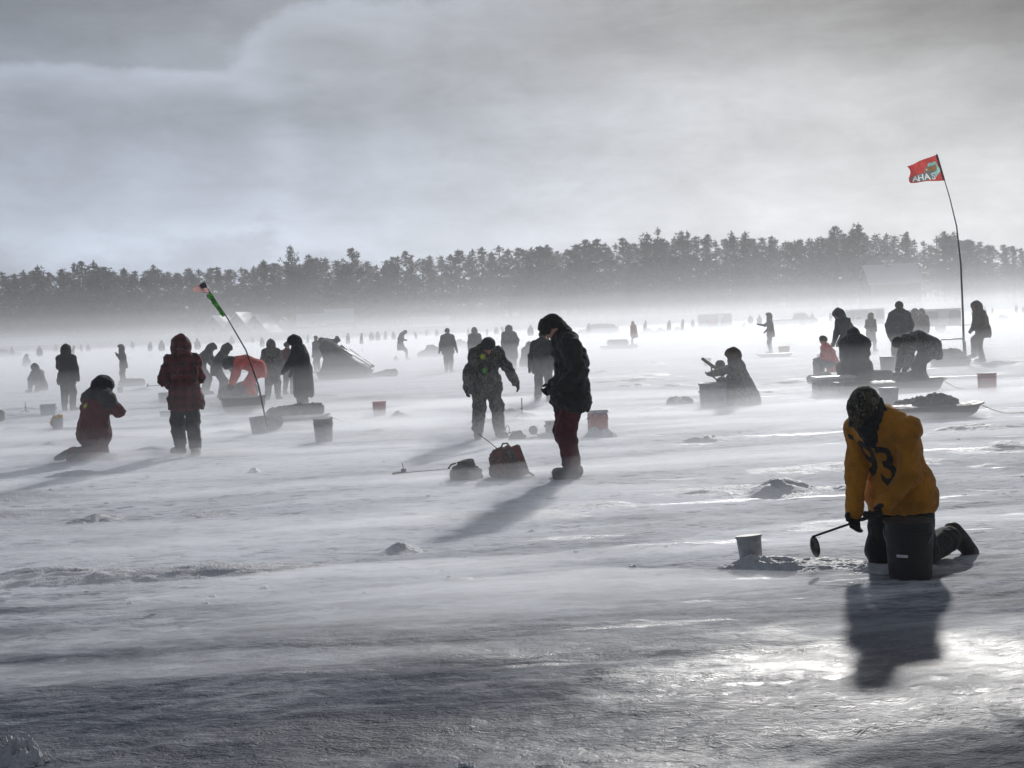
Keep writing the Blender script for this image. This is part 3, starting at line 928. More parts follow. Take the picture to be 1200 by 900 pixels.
def person(label, px, py, pxh, J, jacket, trousers, boots=None, gloves=None, hood=None, hat=None, hatm=None, jlen=.14, bulk=1.0, snowy=0, fingers=None,
           group=None, extra=None, ztop=None, scale=None, seed=0, fold=.016, hood_r=.145, coat=None, mask=None, yoke=None, fl=.16, sleeves=False, armf=1.0, hipw=1.36, hemcut=True):
    g = ground(px, py)
    ppm = F_ / g.y
    boots = boots or M_BOOT; gloves = gloves or M_GLOVE
    B = bulk
    up = v3(0, 0, 1)
    # rest on the ice
    low = min(J['LA'][2] - .085, J['RA'][2] - .085, J['LK'][2] - .085, J['RK'][2] - .085, J['P'][2] - .17)
    top_ = max((J['H'] + J['hu'] * (.15 if hood else .13))[2], J['C'][2] + .16 * B, J['N'][2] + .1) if ztop is None else ztop
    if scale is None: scale = (pxh * g.y / F_) / (top_ - low)
    s = scale
    print('PERSON %-60s d=%.1f  stature %.2f' % (label[:60], g.y, 1.75 * s))
    vox = min(max(1.9 / ppm / s, .0105), .06)
    tiny = ppm < 26
    if ppm < 70: fold *= max(.45, ppm / 70)
    off = v3(0, 0, -low)
    for k_ in J:
        if k_ not in ('hu', 'hf', 'hl', 'fw', 'lf', 'lf0'): J[k_] = J[k_] + off
    P, C, N, T, H = J['P'], J['C'], J['N'], J['T'], J['H']
    hu, hf, hl, lf, fw = J['hu'], J['hf'], J['hl'], J['lf'], J['fw']
    if coat is None: coat = P - up * jlen
    else: coat = coat + off
    loc = (g.x, g.y, gz(g.x, g.y) * 0.6 - 0.012)
    def mk(name, parts, mat, parent, k=.035, fold=0, vx=None, floor=None, fl=.16):
        V, Fq = sdf_mesh(parts, vx or vox, k, fold, fl, seed, floor)
        return link(name, mesh_np(name, V * s, Fq), mat, parent)
    # --- clothing volumes
    jk = [cap(N - (N - C) * .15, C, .135 * B, .15 * B, lf, 1.30), cap(C, P, .15 * B, .16 * B, lf, 1.18), cap(P, coat, .168 * B, .185 * B, J['lf0'], hipw), cap(coat - up * .30 - lf * .08, coat - up * .30 + lf * .08, .235, op='-', k=.015),
          cap(J['LS'], J['RS'], .095 * B), cap(N, T, .095, .085)]
    arms = []
    for q in 'LR':
        arms += [cap(J[q + 'S'], J[q + 'E'], .083 * B * armf, .074 * B * armf), cap(J[q + 'E'], J[q + 'W'], .074 * B * armf, .058 * B * armf)]
    if not hemcut: jk = [p for p in jk if p['op'] == '+']
    hd = []
    if hood:
        r = hood_r
        hd = [cap(H - hf * .03 - hu * .03, H + hu * .03 - hf * .01, r, r * .93, hl, .93), cap(H - hf * .03, T - hf * .03, r * .95, .12), cap(H + hf * .04 + hu * .05, H + hf * .05 - hu * .04, r * .80), cap(T, N, .115, .125), cap(H + hu * .06 - hf * .05, H + hu * .125 - hf * .075, .10, .05)]
        carve = [cap(H + hf * .12 - hu * .01, H + hf * .30 - hu * .03, .082, .10, op='-', k=.02)]
    tr = [cap(J['LH'], J['RH'], .122 * B)]
    for q in 'LR':
        tr += [cap(J[q + 'H'], J[q + 'K'], .118 * B, .092 * B), cap(J[q + 'K'], J[q + 'A'] + (J[q + 'K'] - J[q + 'A']) * .2, .093 * B, .084 * B)]
    bt = {}
    for q in 'LR':
        A, K, Tt = J[q + 'A'], J[q + 'K'], J[q + 'T']
        sh_ = (K - A) / np.linalg.norm(K - A); td = (Tt - A) / np.linalg.norm(Tt - A)
        bt[q] = [cap(A + sh_ * .16, A, .078, .07), cap(A - td * .045 - sh_ * .03, Tt, .060, .056, np.cross(td, sh_), 1.0), cap(A - sh_ * .02, A + td * .07 - sh_ * .02, .065, .06)]
    if tiny:
        # a few pixels tall: one figure, upper half jacket, lower half trousers
        parts = jk + arms + tr + [p for q in 'LR' for p in bt[q]] + (hd or [cap(H - hu * .02, H + hu * .03, .115)])
        if extra: parts += extra(J)
        V, Fq = sdf_mesh(parts, vox, .03, fold, .16, seed)
        me = mesh_np('person', V * s, Fq)
        me.materials.append(jacket); me.materials.append(trousers)
        zc = np.array([V[f, 2].mean() for f in Fq])
        me.polygons.foreach_set('material_index', (zc < coat[2] + .02).astype(np.int32)); me.update()
        o = link('person', me, None, None, loc)
        tag(o, label, 'person', group)
        return o, J, s
    # --- body: one continuous figure with head, face, limbs
    near = ppm > 60
    bp = [cap(N, C, .09, .105, lf, 1.4), cap(C, P, .105, .11, lf, 1.3), cap(J['LS'], J['RS'], .055), cap(N, T, .058, .055), cap(T, H, .055, .07), cap(J['LH'], J['RH'], .09)]
    for q in 'LR':
        bp += [cap(J[q + 'S'], J[q + 'E'], .05, .042), cap(J[q + 'E'], J[q + 'W'], .042, .03), cap(J[q + 'H'], J[q + 'K'], .08, .055), cap(J[q + 'K'], J[q + 'A'], .055, .042), cap(J[q + 'A'], J[q + 'T'], .04, .032)]
        hd_ = J[q + 'W'] - J[q + 'E']; hd_ = hd_ / np.linalg.norm(hd_)
        bp += [cap(J[q + 'W'], J[q + 'W'] + hd_ * .07, .024, .018)]
    bp += [cap(H - hf * .025 + hu * .02, H + hf * .02 + hu * .02, .088, .082), cap(H + hf * .02 - hu * .02, H + hf * .045 - hu * .085, .072, .045)]
    if near:
        bp += [cap(H + hf * .085 + hu * .012, H + hf * .125 - hu * .03, .010, .017, k=.012), cap(H + hf * .085 + hu * .03 - hl * .03, H + hf * .085 + hu * .03 + hl * .03, .014, k=.01),
               cap(H + hf * .095 - hu * .066 - hl * .018, H + hf * .095 - hu * .066 + hl * .018, .009, k=.006), cap(H + hf * .09 - hu * .08 - hl * .012, H + hf * .09 - hu * .08 + hl * .012, .009, k=.006)]
        for sg in (-1, 1):
            bp += [cap(H + hl * .085 * sg + hu * .02, H + hl * .088 * sg - hu * .03, .014, .011, k=.008), cap(H + hf * .09 + hl * .033 * sg + hu * .006, H + hf * .1 + hl * .033 * sg + hu * .006, .012, op='-', k=.01)]
    V, Fq = sdf_mesh(bp, max(vox, .012) if not near else max(vox * .8, .009), .03, 0, .16, seed)
    root = link('person', mesh_np('person', V * s, Fq), M_SKIN, None, loc)
    tag(root, label, 'person', group)
    if near and not mask:
        for sg in (-1, 1):
            mk('eye', [cap(H + hf * .083 + hl * .033 * sg + hu * .006, H + hf * .084 + hl * .033 * sg + hu * .006, .0125)], M_EYE, root, vx=.005)
    ex = extra(J) if extra else []
    mk('jacket', jk + ([] if sleeves else arms) + ex, jacket, root, .04, fold, fl=fl)
    if sleeves:
        mk('sleeve', arms[:2], jacket, root, .04, fold, fl=fl); mk('sleeve', arms[2:], jacket, root, .04, fold, fl=fl)
    if yoke:
        mk('yoke', [cap(J['LS'] + (J['LE'] - J['LS']) * .3, J['LS'], .088 * B + .012, .098 * B + .012), cap(J['RS'] + (J['RE'] - J['RS']) * .3, J['RS'], .088 * B + .012, .098 * B + .012), cap(J['LS'], J['RS'], .098 * B + .012), cap(N, N - (N - C) * .35, .135 * B + .012, .14 * B + .012, lf, 1.32)], yoke, root, .04, fold, fl=fl)
    if near:
        for q in 'LR':
            wd = J[q + 'W'] - J[q + 'E']; wd = wd / np.linalg.norm(wd)
            mk('cuff', [cap(J[q + 'W'] - wd * .035, J[q + 'W'] + wd * .012, .060 * B, .055 * B)], jacket, root, .01, .002, fl=.05)
    if hood:
        mk('hood', hd + carve, hood if hood is not True else jacket, root, .04, fold * .6)
    if hat == 'cap':
        V, Fq = sdf_mesh([cap(H + hu * .035 - hf * .03, H + hu * .045 + hf * .02, .102, .098, hl, .95), cap(H + hu * .05 + hf * .07 - hl * .035, H + hu * .05 + hf * .07 + hl * .035, .035), cap(H + hf * .05 - hu * .13, H + hf * .06 - hu * .26, .12, .16, op='-', k=.01),
                          cap(H - hu * .12 - hf * .1, H - hu * .12 + hf * .1, .10, op='-', k=.01)], max(vox * .8, .008), .02, .003, .08, seed)
        hatc = link('cap', mesh_np('cap', V * s, Fq), hatm, root)
        mk('cap_brim', [cap(H + hu * .045 + hf * .09 - hl * .04, H + hu * .045 + hf * .09 + hl * .04, .03, .03, hu, .35), cap(H + hu * .035 + hf * .14 - hl * .025, H + hu * .035 + hf * .14 + hl * .025, .03, .03, hu, .35)], hatm, hatc, vx=.007)
    elif hat == 'beanie':
        mk('beanie', [cap(H + hu * .03 - hf * .02, H + hu * .075, .108, .085), cap(H + hu * .02 - hf * .02, H + hu * .03 - hf * .015, .112), cap(H + hf * .06 - hu * .14, H + hf * .08 - hu * .3, .15, .18, op='-', k=.01)], hatm, root, vx=max(vox, .01), fold=.004, fl=.07)
    elif hat == 'fur':
        mk('fur_hat', [cap(H + hu * .05 - hf * .035, H + hu * .07 + hf * .03, .105, .098), cap(H - hf * .05 + hl * .07, H - hf * .035 - hu * .09 + hl * .075, .055, .05), cap(H - hf * .05 - hl * .07, H - hf * .035 - hu * .09 - hl * .075, .055, .05), cap(H - hf * .09, H - hf * .085 - hu * .09, .055, .06),
                       cap(H + hu * .085 + hf * .075, H + hu * .06 + hf * .09, .045)], hatm, root, vx=max(vox * .7, .009), fold=.010, fl=.05)
    if mask:
        mk('face_mask', [cap(H + hf * .03 - hu * .03, H + hf * .04 - hu * .11, .092, .088), cap(H - hu * .025 - hf * .02, T - hu * .02, .104, .095), cap(H + hf * .07 - hu * .03, N + hf * .10, .085, .07), cap(N + hf * .10, N + hf * .14 - v3(0, 0, .02), .06, .03), cap(N, T, .09, .085)], mask, root, vx=max(vox * .8, .009), fold=.006, fl=.07)
    mk('trousers', tr, trousers, root, .05, fold * .8)
    for q in 'LR':
        flat = abs((J[q + 'T'] - J[q + 'A'])[2]) < .06
        mk('boot', bt[q], boots, root, .02, .004, vx=max(vox * .8, .009), floor=J[q + 'A'][2] - .085 if flat else None)
        fg = near if fingers is None else fingers
        mk('glove', glove_parts(J[q + 'W'], J[q + 'E'], fw + (0.3 if q == 'L' else -.3) * lf, -lf if q == 'L' else lf, 22, fg), gloves, root, .014 if fg else .03, 0, vx=.0062 if fg else max(vox * .8, .012))
    return root, J, s

# cloth of the crowd
K_BLACK = cloth('black jacket cloth', (0.010, 0.010, 0.012), 0.10)
K_DARK = cloth('charcoal snow suit', (0.038, 0.038, 0.042), 0.34)
K_NAVY = cloth('dark navy parka', (0.016, 0.017, 0.022), 0.15)
K_CAMO = cloth('grey camouflage suit', (0.105, 0.102, 0.095), 0.5, 'camo', (0.030, 0.030, 0.030))
K_BROWN = cloth('brown work cloth', (0.085, 0.062, 0.045), 0.22)
K_TAN = cloth('tan work cloth', (0.16, 0.13, 0.10), 0.22)
K_GREY = cloth('grey parka', (0.075, 0.076, 0.08), 0.35)
K_MAROON = cloth('dark red snow suit', (0.10, 0.016, 0.023), 0.18)
K_PLAID = cloth('red and black plaid wool', (0.125, 0.030, 0.036), 0.34, 'plaid', (0.020, 0.018, 0.019))
K_REDBIB = cloth('dark red bib trousers', (0.075, 0.012, 0.020), 0.15)
K_RED = cloth('bright red orange suit', (0.60, 0.050, 0.040), 0.12)
K_ORANGE = cloth('faded orange coat', (0.45, 0.13, 0.06), 0.2)
K_JERSEY = cloth('mustard orange jersey', (0.48, 0.195, 0.012), 0.0, crease=0.035)
K_CAPCAMO = cloth('camouflage cap', (0.085, 0.066, 0.040), 0.0, 'camo', (0.010, 0.010, 0.008))
K_FUR = cloth('black fur hat', (0.012, 0.011, 0.011), 0.06)
K_BACKBLUE = cloth('black gaiter', (0.008, 0.008, 0.012), 0.0)

def sit(h=.45, yaw=0, **kw):
    d = dict(yaw=yaw, pel=(0, 0, h), l1=18, l2=30, hp=35, LF=(.42, .17, .09), RF=(.42, -.17, .09), LH=(.42, .12, .62), RH=(.42, -.12, .62), Lk=(1, .3, 1), Rk=(1, -.3, 1))
    d.update(kw); return joints(**d)

def make_people():
    # 1 the kneeling man in the orange jersey
    J = joints(yaw=-48, pel=(-.03, 0, .46), l1=22, l2=42, hp=56, hy=-4, tw=0, tilt=0, drop=.075, LF=(-.43, .15, .07), RF=(-.40, -.13, .07), Lk=(1, .1, -1), Rk=(1, -.1, -1), Lt=(-.6, .25, -.62), Rt=(-.6, -.25, -.62),
               LH=(.31, .09, .37), RH=(.28, -.17, .29), Lp=(-1, .5, -.1), Rp=(-.8, -.5, .1), sh=.185)
    root, J1, s1 = person('man kneeling in mustard orange jersey marked 193 beside a black bucket', 1056, 658, 0, J, K_JERSEY, K_BLACK, hat='cap', hatm=K_CAPCAMO, mask=K_BACKBLUE, scale=1.0, seed=1, bulk=1.08, armf=.92, hipw=1.32, jlen=.08, fold=.006, fl=.16, sleeves=True)
    jersey_number(root, J1, s1)
    skimmer(root, J1, s1)
    # 2 the tall man in black, side on
    J = joints(yaw=-78, l1=-3, l2=20, hp=42, hy=10, pel=(0, 0, .965), LH=(.15, .19, .99), RH=(.15, -.19, .99), LF=(.04, .10, .09), RF=(-.02, -.10, .09), Lp=(-.8, .25, -.4), Rp=(-.8, -.25, -.4))
    person('tall man in black jacket and dark red bibs standing side on, head bowed', 673, 558, 187, J, K_BLACK, K_REDBIB, hat='fur', hatm=K_FUR, seed=2, bulk=1.16, jlen=.13,
           extra=lambda J: [cap(J['P'] + J['fw'] * .12 + v3(0, 0, .06), J['P'] + J['fw'] * .13 - v3(0, 0, .04), .10, .09), cap(J['T'] - J['fw'] * .02, J['N'] - J['fw'] * .02, .12, .13)])
    # 3 camouflage man bending towards the camera
    J = joints(yaw=14, l1=16, l2=34, hp=66, pel=(-.06, 0, .945), LH=(.16, .50, .82), RH=(.20, -.40, .70), LF=(0, .19, .09), RF=(.03, -.17, .09), Lp=(-.7, .8, -.1), Rp=(-.7, -.8, -.1))
    root, J3, s3 = person('man in snow flecked camouflage suit with green badges, stooping, arms hanging', 572, 513, 113, J, K_CAMO, K_CAMO, hat='beanie', hatm=K_DARK, seed=3, bulk=1.18, jlen=.12, fold=.02)
    for (dx, dz, m_) in ((-.09, .10, M_BADGE_Y), (-.05, -.12, M_BADGE_G)):
        badge(root, J3, s3, dx, dz, m_)
    # 4 plaid man walking
    J = joints(yaw=-146, l1=4, l2=12, hp=14, pel=(0, 0, .935), LH=(.26, .09, 1.03), RH=(.26, -.09, 1.0), LF=(.25, .02, .10), RF=(-.22, -.03, .09), Lp=(-.4, .95, -.3), Rp=(-.4, -.95, -.3))
    person('person in red and black plaid coat with pointed hood walking across the ice', 221, 533, 141, J, K_PLAID, K_DARK, hood=True, seed=4, bulk=1.12, jlen=.16, fold=.018, hood_r=.15)
    # 5 kneeling in dark red
    J = joints(yaw=140, sh=.22, pel=(0, 0, .50), l1=8, l2=24, hp=30, LF=(-.43, .14, .08), RF=(-.42, -.16, .08), Lk=(1, .1, -1), Rk=(1, -.1, -1), Lt=(-.9, .1, -.3), Rt=(-.9, -.1, -.3), LH=(.27, .07, .90), RH=(.27, -.08, .86), Lp=(0, 1, -.5), Rp=(0, -1, -.5))
    root, J5, s5 = person('person in dark red snow suit kneeling with back turned, lower leg stretched left', 112, 537, 94, J, K_MAROON, K_MAROON, hood=K_NAVY, yoke=K_NAVY, seed=5, bulk=1.4, jlen=.12, hood_r=.175)
    badge(root, J5, s5, .05, .06, M_BADGE_Y, back=True)
    # ---- left group
    J = joints(yaw=172, LH=(.24, .04, 1.22), RH=(.12, -.26, .92), Lp=(-.2, 1, -.1), LF=(.05, .13, .09), RF=(0, -.13, .09), l2=8)
    person('person in black hooded jacket standing behind the kneeling red figure', 80, 481, 78, J, K_NAVY, K_DARK, hood=True, seed=6, bulk=1.1)
    person('small hunched person seated on the ice left of the black hooded jacket', 49, 459, 33, sit(.30, -120), K_GREY, K_GREY, hood=True, seed=7, bulk=1.1)
    J = joints(yaw=-60, LH=(.25, .05, 1.35), RH=(.2, -.12, 1.3), l2=10)
    person('dark figure standing alone with hands raised to its face', 146, 451, 48, J, K_DARK, K_DARK, hood=True, seed=8)
    person('tiny seated figure nearest the left edge of the far ice', 29, 431, 16, sit(.32, 160), K_DARK, K_DARK, hood=True, seed=9)
    person('tiny standing figure between the two seated ones at far left', 47, 426, 21, joints(yaw=40), K_GREY, K_GREY, seed=10)
    J = joints(yaw=80, l1=25, l2=45, hp=50, LH=(.5, .15, .7), RH=(.5, -.15, .7), pel=(-.1, 0, .9))
    person('hooded person leaning right just behind the plaid coat', 240, 462, 58, J, K_DARK, K_DARK, hood=True, seed=11)
    J = joints(yaw=84, l1=22, l2=38, hp=45, LH=(.45, .15, .75), RH=(.45, -.15, .75), pel=(-.1, 0, .9))
    person('hooded person leaning right between the plaid coat and the red suit', 259, 466, 62, J, K_DARK, K_GREY, hood=True, seed=12)
    J = joints(yaw=-72, l1=62, l2=88, hp=100, pel=(-.22, 0, .88), LH=(.44, .12, .36), RH=(.46, -.12, .36), LF=(-.12, .16, .09), RF=(-.1, -.14, .09), Lp=(-.4, .5, .6), Rp=(-.4, -.5, .6))
    person('person in bright red suit bending over a black sled', 293, 474, 60, J, K_RED, K_RED, hood=K_DARK, seed=13, bulk=1.15, hood_r=.14)
    person('person in grey camouflage seen from behind, right of the red suit', 320, 468, 71, joints(yaw=176, LH=(.1, .34, .85), RH=(.12, -.32, .85), l2=10), K_CAMO, K_CAMO, hood=True, seed=14, bulk=1.18)
    person('person in dull red partly hidden behind the long dark coat', 338, 462, 62, joints(yaw=150), K_MAROON, K_DARK, hat='beanie', hatm=K_DARK, seed=15)
    J = joints(yaw=-96, l1=6, l2=14, hp=34, LH=(.58, .06, .72), RH=(.3, -.14, .9), Lp=(-.4, .3, -.8))
    person('big hooded person in long dark coat reaching left over a loaded sled', 357, 480, 87, J, K_NAVY, K_GREY, hood=True, seed=16, bulk=1.32, jlen=.52, hood_r=.155)
    person('grey figure standing behind the folded ice shelter', 373, 437, 44, joints(yaw=-120), K_GREY, K_GREY, hat='beanie', hatm=K_GREY, seed=17)
    person('far figure with swinging arm just right of the folded shelter top', 408, 411, 21, joints(yaw=60, RH=(.3, -.3, .85)), K_DARK, K_GREY, seed=18)
    person('far slim figure standing alone left of the far huddle', 424, 412, 22, joints(yaw=90), K_DARK, K_DARK, seed=19)
    for i, (x, y, h) in enumerate(((436, 406, 17.5), (443, 406, 18), (452, 405, 17))):
        person('far figure in the huddle of three left of the long coated walker', x, y, h, joints(yaw=40 * i), K_GREY, K_GREY, hood=True, seed=20 + i, group='far huddle of three', bulk=1.2)
    J = joints(yaw=84, l1=8, l2=22, hp=70, LF=(.30, .08, .10), RF=(-.30, -.08, .10), LH=(.3, .2, 1.05), RH=(.1, -.25, .9), pel=(0, 0, .90))
    person('person in knee length coat striding right with head down', 470, 422, 34, J, K_DARK, K_DARK, hat='beanie', hatm=K_DARK, seed=24, jlen=.28)
    person('stocky figure walking away with arms hanging left of the camouflage man', 526, 436, 52, joints(yaw=174, LH=(.02, .36, .84), RH=(.04, -.36, .84), LF=(.08, .1, .1), RF=(-.04, -.1, .09)), K_DARK, K_BROWN, hat='beanie', hatm=K_DARK, seed=25, bulk=1.08)
    person('figure with fur trimmed hood showing just above the camouflage man', 558, 432, 49, joints(yaw=190), K_GREY, K_GREY, hood=K_TAN, seed=26, bulk=1.15)
    person('hulking hooded figure in grey behind the camouflage man', 598, 433, 52, joints(yaw=170, RH=(.1, -.3, 1.0)), K_GREY, K_GREY, hood=True, seed=27, bulk=1.4, jlen=.4, hood_r=.17)
    person('hunched figure seated against the hulking grey one', 617, 431, 30, sit(.34, 150), K_GREY, K_GREY, hood=True, seed=28, bulk=1.3)
    person('grey figure standing with back turned just left of the tall man in black', 637, 472, 84, joints(yaw=158, LH=(.02, .34, .80), RH=(.06, -.30, .85), l2=12, hp=40), K_GREY, K_GREY, hat='beanie', hatm=K_GREY, seed=29, bulk=1.08)
    J = joints(yaw=-62, LF=(.22, .08, .1), RF=(-.2, -.08, .1), l2=12, pel=(0, 0, .935))
    person('walking person in faded orange coat dragging a far sled', 744, 408, 32, J, K_ORANGE, K_BROWN, hat='beanie', hatm=K_DARK, seed=30, bulk=1.15)
    person('far dark figure left of the far orange pair', 812, 390, 16, joints(yaw=30), K_GREY, K_GREY, seed=31)
    person('far figure in orange, left one of a pair', 832, 389, 16, joints(yaw=30), K_ORANGE, K_ORANGE, seed=32)
    person('far figure in orange, right one of a pair', 837, 389, 16.5, joints(yaw=200), K_ORANGE, K_BROWN, seed=33)
    person('far grey figure right of the far orange pair', 847, 388, 16.5, joints(yaw=90), K_GREY, K_GREY, seed=34)
    person('far crouching figure before the boxy trailer', 870, 388, 10, sit(.35, 90), K_GREY, K_GREY, seed=35)
    # ---- right group
    J = joints(yaw=-108, RH=(.47, .02, 1.30), LH=(.18, .22, 1.0), Rp=(.1, -.3, -1), l2=8)
    person('tan brown hooded figure pointing left with raised arm', 904, 414, 48, J, K_BROWN, K_BROWN, hood=True, seed=36)
    J = sit(.42, -98, l1=8, l2=12, hp=18, LH=(.62, .12, .72), RH=(.58, -.1, .70), LF=(.40, .2, .09), RF=(.40, -.2, .09))
    def poncho(J):
        b = -J['fw']
        return [cap(J['N'] + v3(0, 0, .02), J['P'] + b * .16 - v3(0, 0, .28), .16, .26, J['lf0'], 1.15), cap(J['P'] + b * .1, J['P'] + b * .34 - v3(0, 0, .34), .2, .12), cap(J['C'], J['P'] + J['fw'] * .26 - v3(0, 0, .05), .16, .2), cap(J['P'] + J['fw'] * .2, J['P'] + J['fw'] * .3 - v3(0, 0, .3), .2, .2)]
    person('seated person wrapped in a big brown grey windblown cloak, arms stretched left', 868, 474, 66, J, K_CAMO, K_GREY, hood=K_BROWN, seed=37, bulk=1.2, extra=poncho, hemcut=False, fold=.026, hood_r=.17)
    person('red clad person sitting at the left end of the right hand group', 977, 446, 53, sit(.48, -80, hp=20), K_RED, K_GREY, hat='beanie', hatm=K_BROWN, seed=38)
    person('broad person in dark coat seated with back to camera in the right group', 1004, 460, 75, sit(.55, 176, l1=4, l2=12, hp=40, hy=0), K_DARK, K_DARK, hood=True, seed=39, bulk=1.5, hood_r=.14, jlen=.2,
           extra=lambda J: [cap(J['N'], J['C'], .2, .24, J['lf'], 1.2)])
    J = joints(yaw=-70, l1=14, l2=30, hp=38, LH=(.4, .1, .8), RH=(.4, -.1, .8))
    person('dark hooded man leaning left behind the broad seated back', 996, 440, 78, J, K_NAVY, K_DARK, hood=True, seed=40, bulk=1.08)
    person('tan figure walking far behind the right group', 1021, 412, 46, joints(yaw=20, LF=(.15, .08, .1), RF=(-.1, -.08, .09), LH=(.2, .15, 1.0), RH=(.2, -.15, 1.0)), K_TAN, K_TAN, hood=True, seed=41)
    person('dark man standing upright in a fur collared jacket, back turned, in the right group', 1056, 432, 79, joints(yaw=168, LH=(.16, .28, .95), RH=(.18, -.26, .95)), K_DARK, K_BROWN, hat='beanie', hatm=K_DARK, seed=42, bulk=1.14,
           extra=lambda J: [cap(J['T'] - v3(.06, 0, .02), J['T'] + v3(.06, 0, -.02), .1)])
    J = joints(yaw=-84, l1=60, l2=95, hp=100, pel=(-.24, 0, .86), LH=(.40, .15, .30), RH=(.42, -.15, .30), LF=(-.02, .14, .09), RF=(-.2, -.12, .09), Lp=(-.2, .6, .6), Rp=(-.2, -.6, .6))
    person('man in dark camouflage bent double with hands near the ice', 1078, 455, 70, J, K_CAMO, K_DARK, hat='beanie', hatm=K_DARK, seed=43, bulk=1.28)
    person('left one of two grey figures standing close together far behind the bent man', 1072, 409, 48, joints(yaw=40), K_GREY, K_GREY, hood=True, seed=44)
    person('right one of two grey figures standing close together far behind the bent man', 1082, 410, 49, joints(yaw=-40), K_TAN, K_GREY, hood=True, seed=45, bulk=1.12)
    J = joints(yaw=-80, l1=8, l2=24, hp=22, pel=(-.06, 0, .955), LF=(.30, .10, .24), RF=(-.06, -.1, .09), LH=(.26, .10, .98), RH=(.26, -.08, .95), Lt=(1, .1, -.15))
    person('brown hooded man at right lifting one foot beside the flag pole', 1151, 424, 71, J, K_BROWN, K_BROWN, hood=True, seed=46, bulk=1.16, hood_r=.155)
    rs = random.Random(12)
    for i, x in enumerate((15, 86, 104, 176, 190, 206, 232, 296, 308, 452, 462, 488, 500, 512, 590, 622, 690, 756, 784, 800, 880, 890, 952, 988, 1046, 1140)):
        hz = 382 - .042 * (x - 600)
        d_ = rs.uniform(125, 215)
        person('speck sized figure on the hazy ice towards the far shore', x, hz + F_ * CAM_Z / d_, F_ * rs.uniform(1.55, 1.8) / d_, joints(yaw=rs.uniform(0, 360), l2=rs.uniform(4, 30)), (K_GREY, K_DARK, K_BROWN, K_DARK)[i % 4], K_GREY, seed=100 + i, group='far specks of people', hood=(i % 2 == 0) or None)
    for i, (x, y, h, lab) in enumerate(((1154, 374, 15, 'far pale figure just right of the brown hooded man'), (1163, 374, 13, 'far stout figure left of the last pair at right'), (1191, 373, 15, 'far figure walking near the right edge, left of another'), (1200, 373, 14, 'far figure cut by the right edge of the picture'),
                                       (974, 383, 16.5, 'far slim figure standing behind the red clad sitter'), (940, 385, 11, 'far crouching figure right of the parked pickup'), (712, 392, 9, 'far crouching figure left of the orange walker'), (722, 392, 10, 'far figure beside the crouching one left of the orange walker'), (549, 400, 15, 'far figure left of the fur trimmed hood'), (571, 399, 14, 'far figure right of the fur trimmed hood'), (582, 398, 15, 'far reddish figure above the camouflage man'), (66, 418, 15, 'far faint figure left of the black hooded jacket'), (96, 418, 14, 'far faint figure right of the black hooded jacket'), (156, 415, 16, 'far faint figure behind the lone dark one'), (272, 411, 18, 'far grey figure left of the flag pole'), (361, 409, 17, 'far figure above the long dark coat'), (1034, 381, 15, 'far figure right of the tan walker'), (1117, 372, 12, 'far figure between the flag pole and the trailer'))):
        crouch = 'crouch' in lab or 'seated' in lab
        person(lab, x, y, h, sit(.35, 70 * i) if crouch else joints(yaw=53 * i), (K_GREY, K_DARK, K_TAN, K_MAROON)[(3 if 'reddish' in lab else i % 3)], K_GREY, seed=60 + i, hood=(i % 2 == 0) or None)

# ------------------------------------------------------------------ marks on clothes
M_NUMBER = cloth('black jersey print', (0.022, 0.020, 0.016), 0.0)
M_BADGE_Y = plain('yellow green badge', (0.42, 0.50, 0.05), 0.6, 0.3, 30)
M_BADGE_G = plain('green badge', (0.14, 0.45, 0.10), 0.6, 0.3, 30)

def child_named(root, nm):
    return next(c for c in root.children if c.name.split('.')[0] == nm)

def projected(root, target, pts, faces, O, u, v, d, name, mat, lift=.004):
    """lay a flat print on a garment: pts are (a, b) along u, v from O, thrown along d onto the garment"""
    me = target.data
    bvh = BVHTree.FromPolygons([w.co for w in me.vertices], [p.vertices for p in me.polygons])
    V = []; ok = []
    for a, b in pts:
        p = Vector(O + u * a + v * b)
        hit, nrm, i, dist = bvh.ray_cast(p, Vector(d), 2.0)
        ok.append(hit is not None)
        V.append(tuple(hit - Vector(d) * lift) if hit is not None else tuple(p + Vector(d) * .5))
    Fq = [f for f in faces if all(ok[i] for i in f)]
    m2 = bpy.data.meshes.new(name); m2.from_pydata(V, [], Fq); m2.update()
    return link(name, m2, mat, root, smooth=True)

def text_mesh(body, size, bold=0.03, maxlen=.02, shear=0.0, space=1.0):
    cu = bpy.data.curves.new('text', 'FONT')
    cu.body = body; cu.size = size; cu.align_x = 'CENTER'; cu.align_y = 'CENTER'; cu.offset = bold * size; cu.shear = shear; cu.space_character = space
    cu.resolution_u = 3
    ob = bpy.data.objects.new('text', cu); col.objects.link(ob)
    bpy.context.view_layer.update()
    me = bpy.data.meshes.new_from_object(ob.evaluated_get(bpy.context.evaluated_depsgraph_get()))
    bpy.data.objects.remove(ob)
    bm = bmesh.new(); bm.from_mesh(me)
    bmesh.ops.triangulate(bm, faces=bm.faces[:])
    for _ in range(5):
        es = [e for e in bm.edges if e.calc_length() > maxlen]
        if not es: break
        bmesh.ops.subdivide_edges(bm, edges=es, cuts=1)
        bmesh.ops.triangulate(bm, faces=[f for f in bm.faces if len(f.verts) > 3])
    bmesh.ops.remove_doubles(bm, verts=bm.verts, dist=1e-5)
    bm.verts.index_update()
    pts = [(v.co.x, v.co.y) for v in bm.verts]; fs = [tuple(v.index for v in f.verts) for f in bm.faces]
    bm.free(); bpy.data.meshes.remove(me)
    return pts, fs

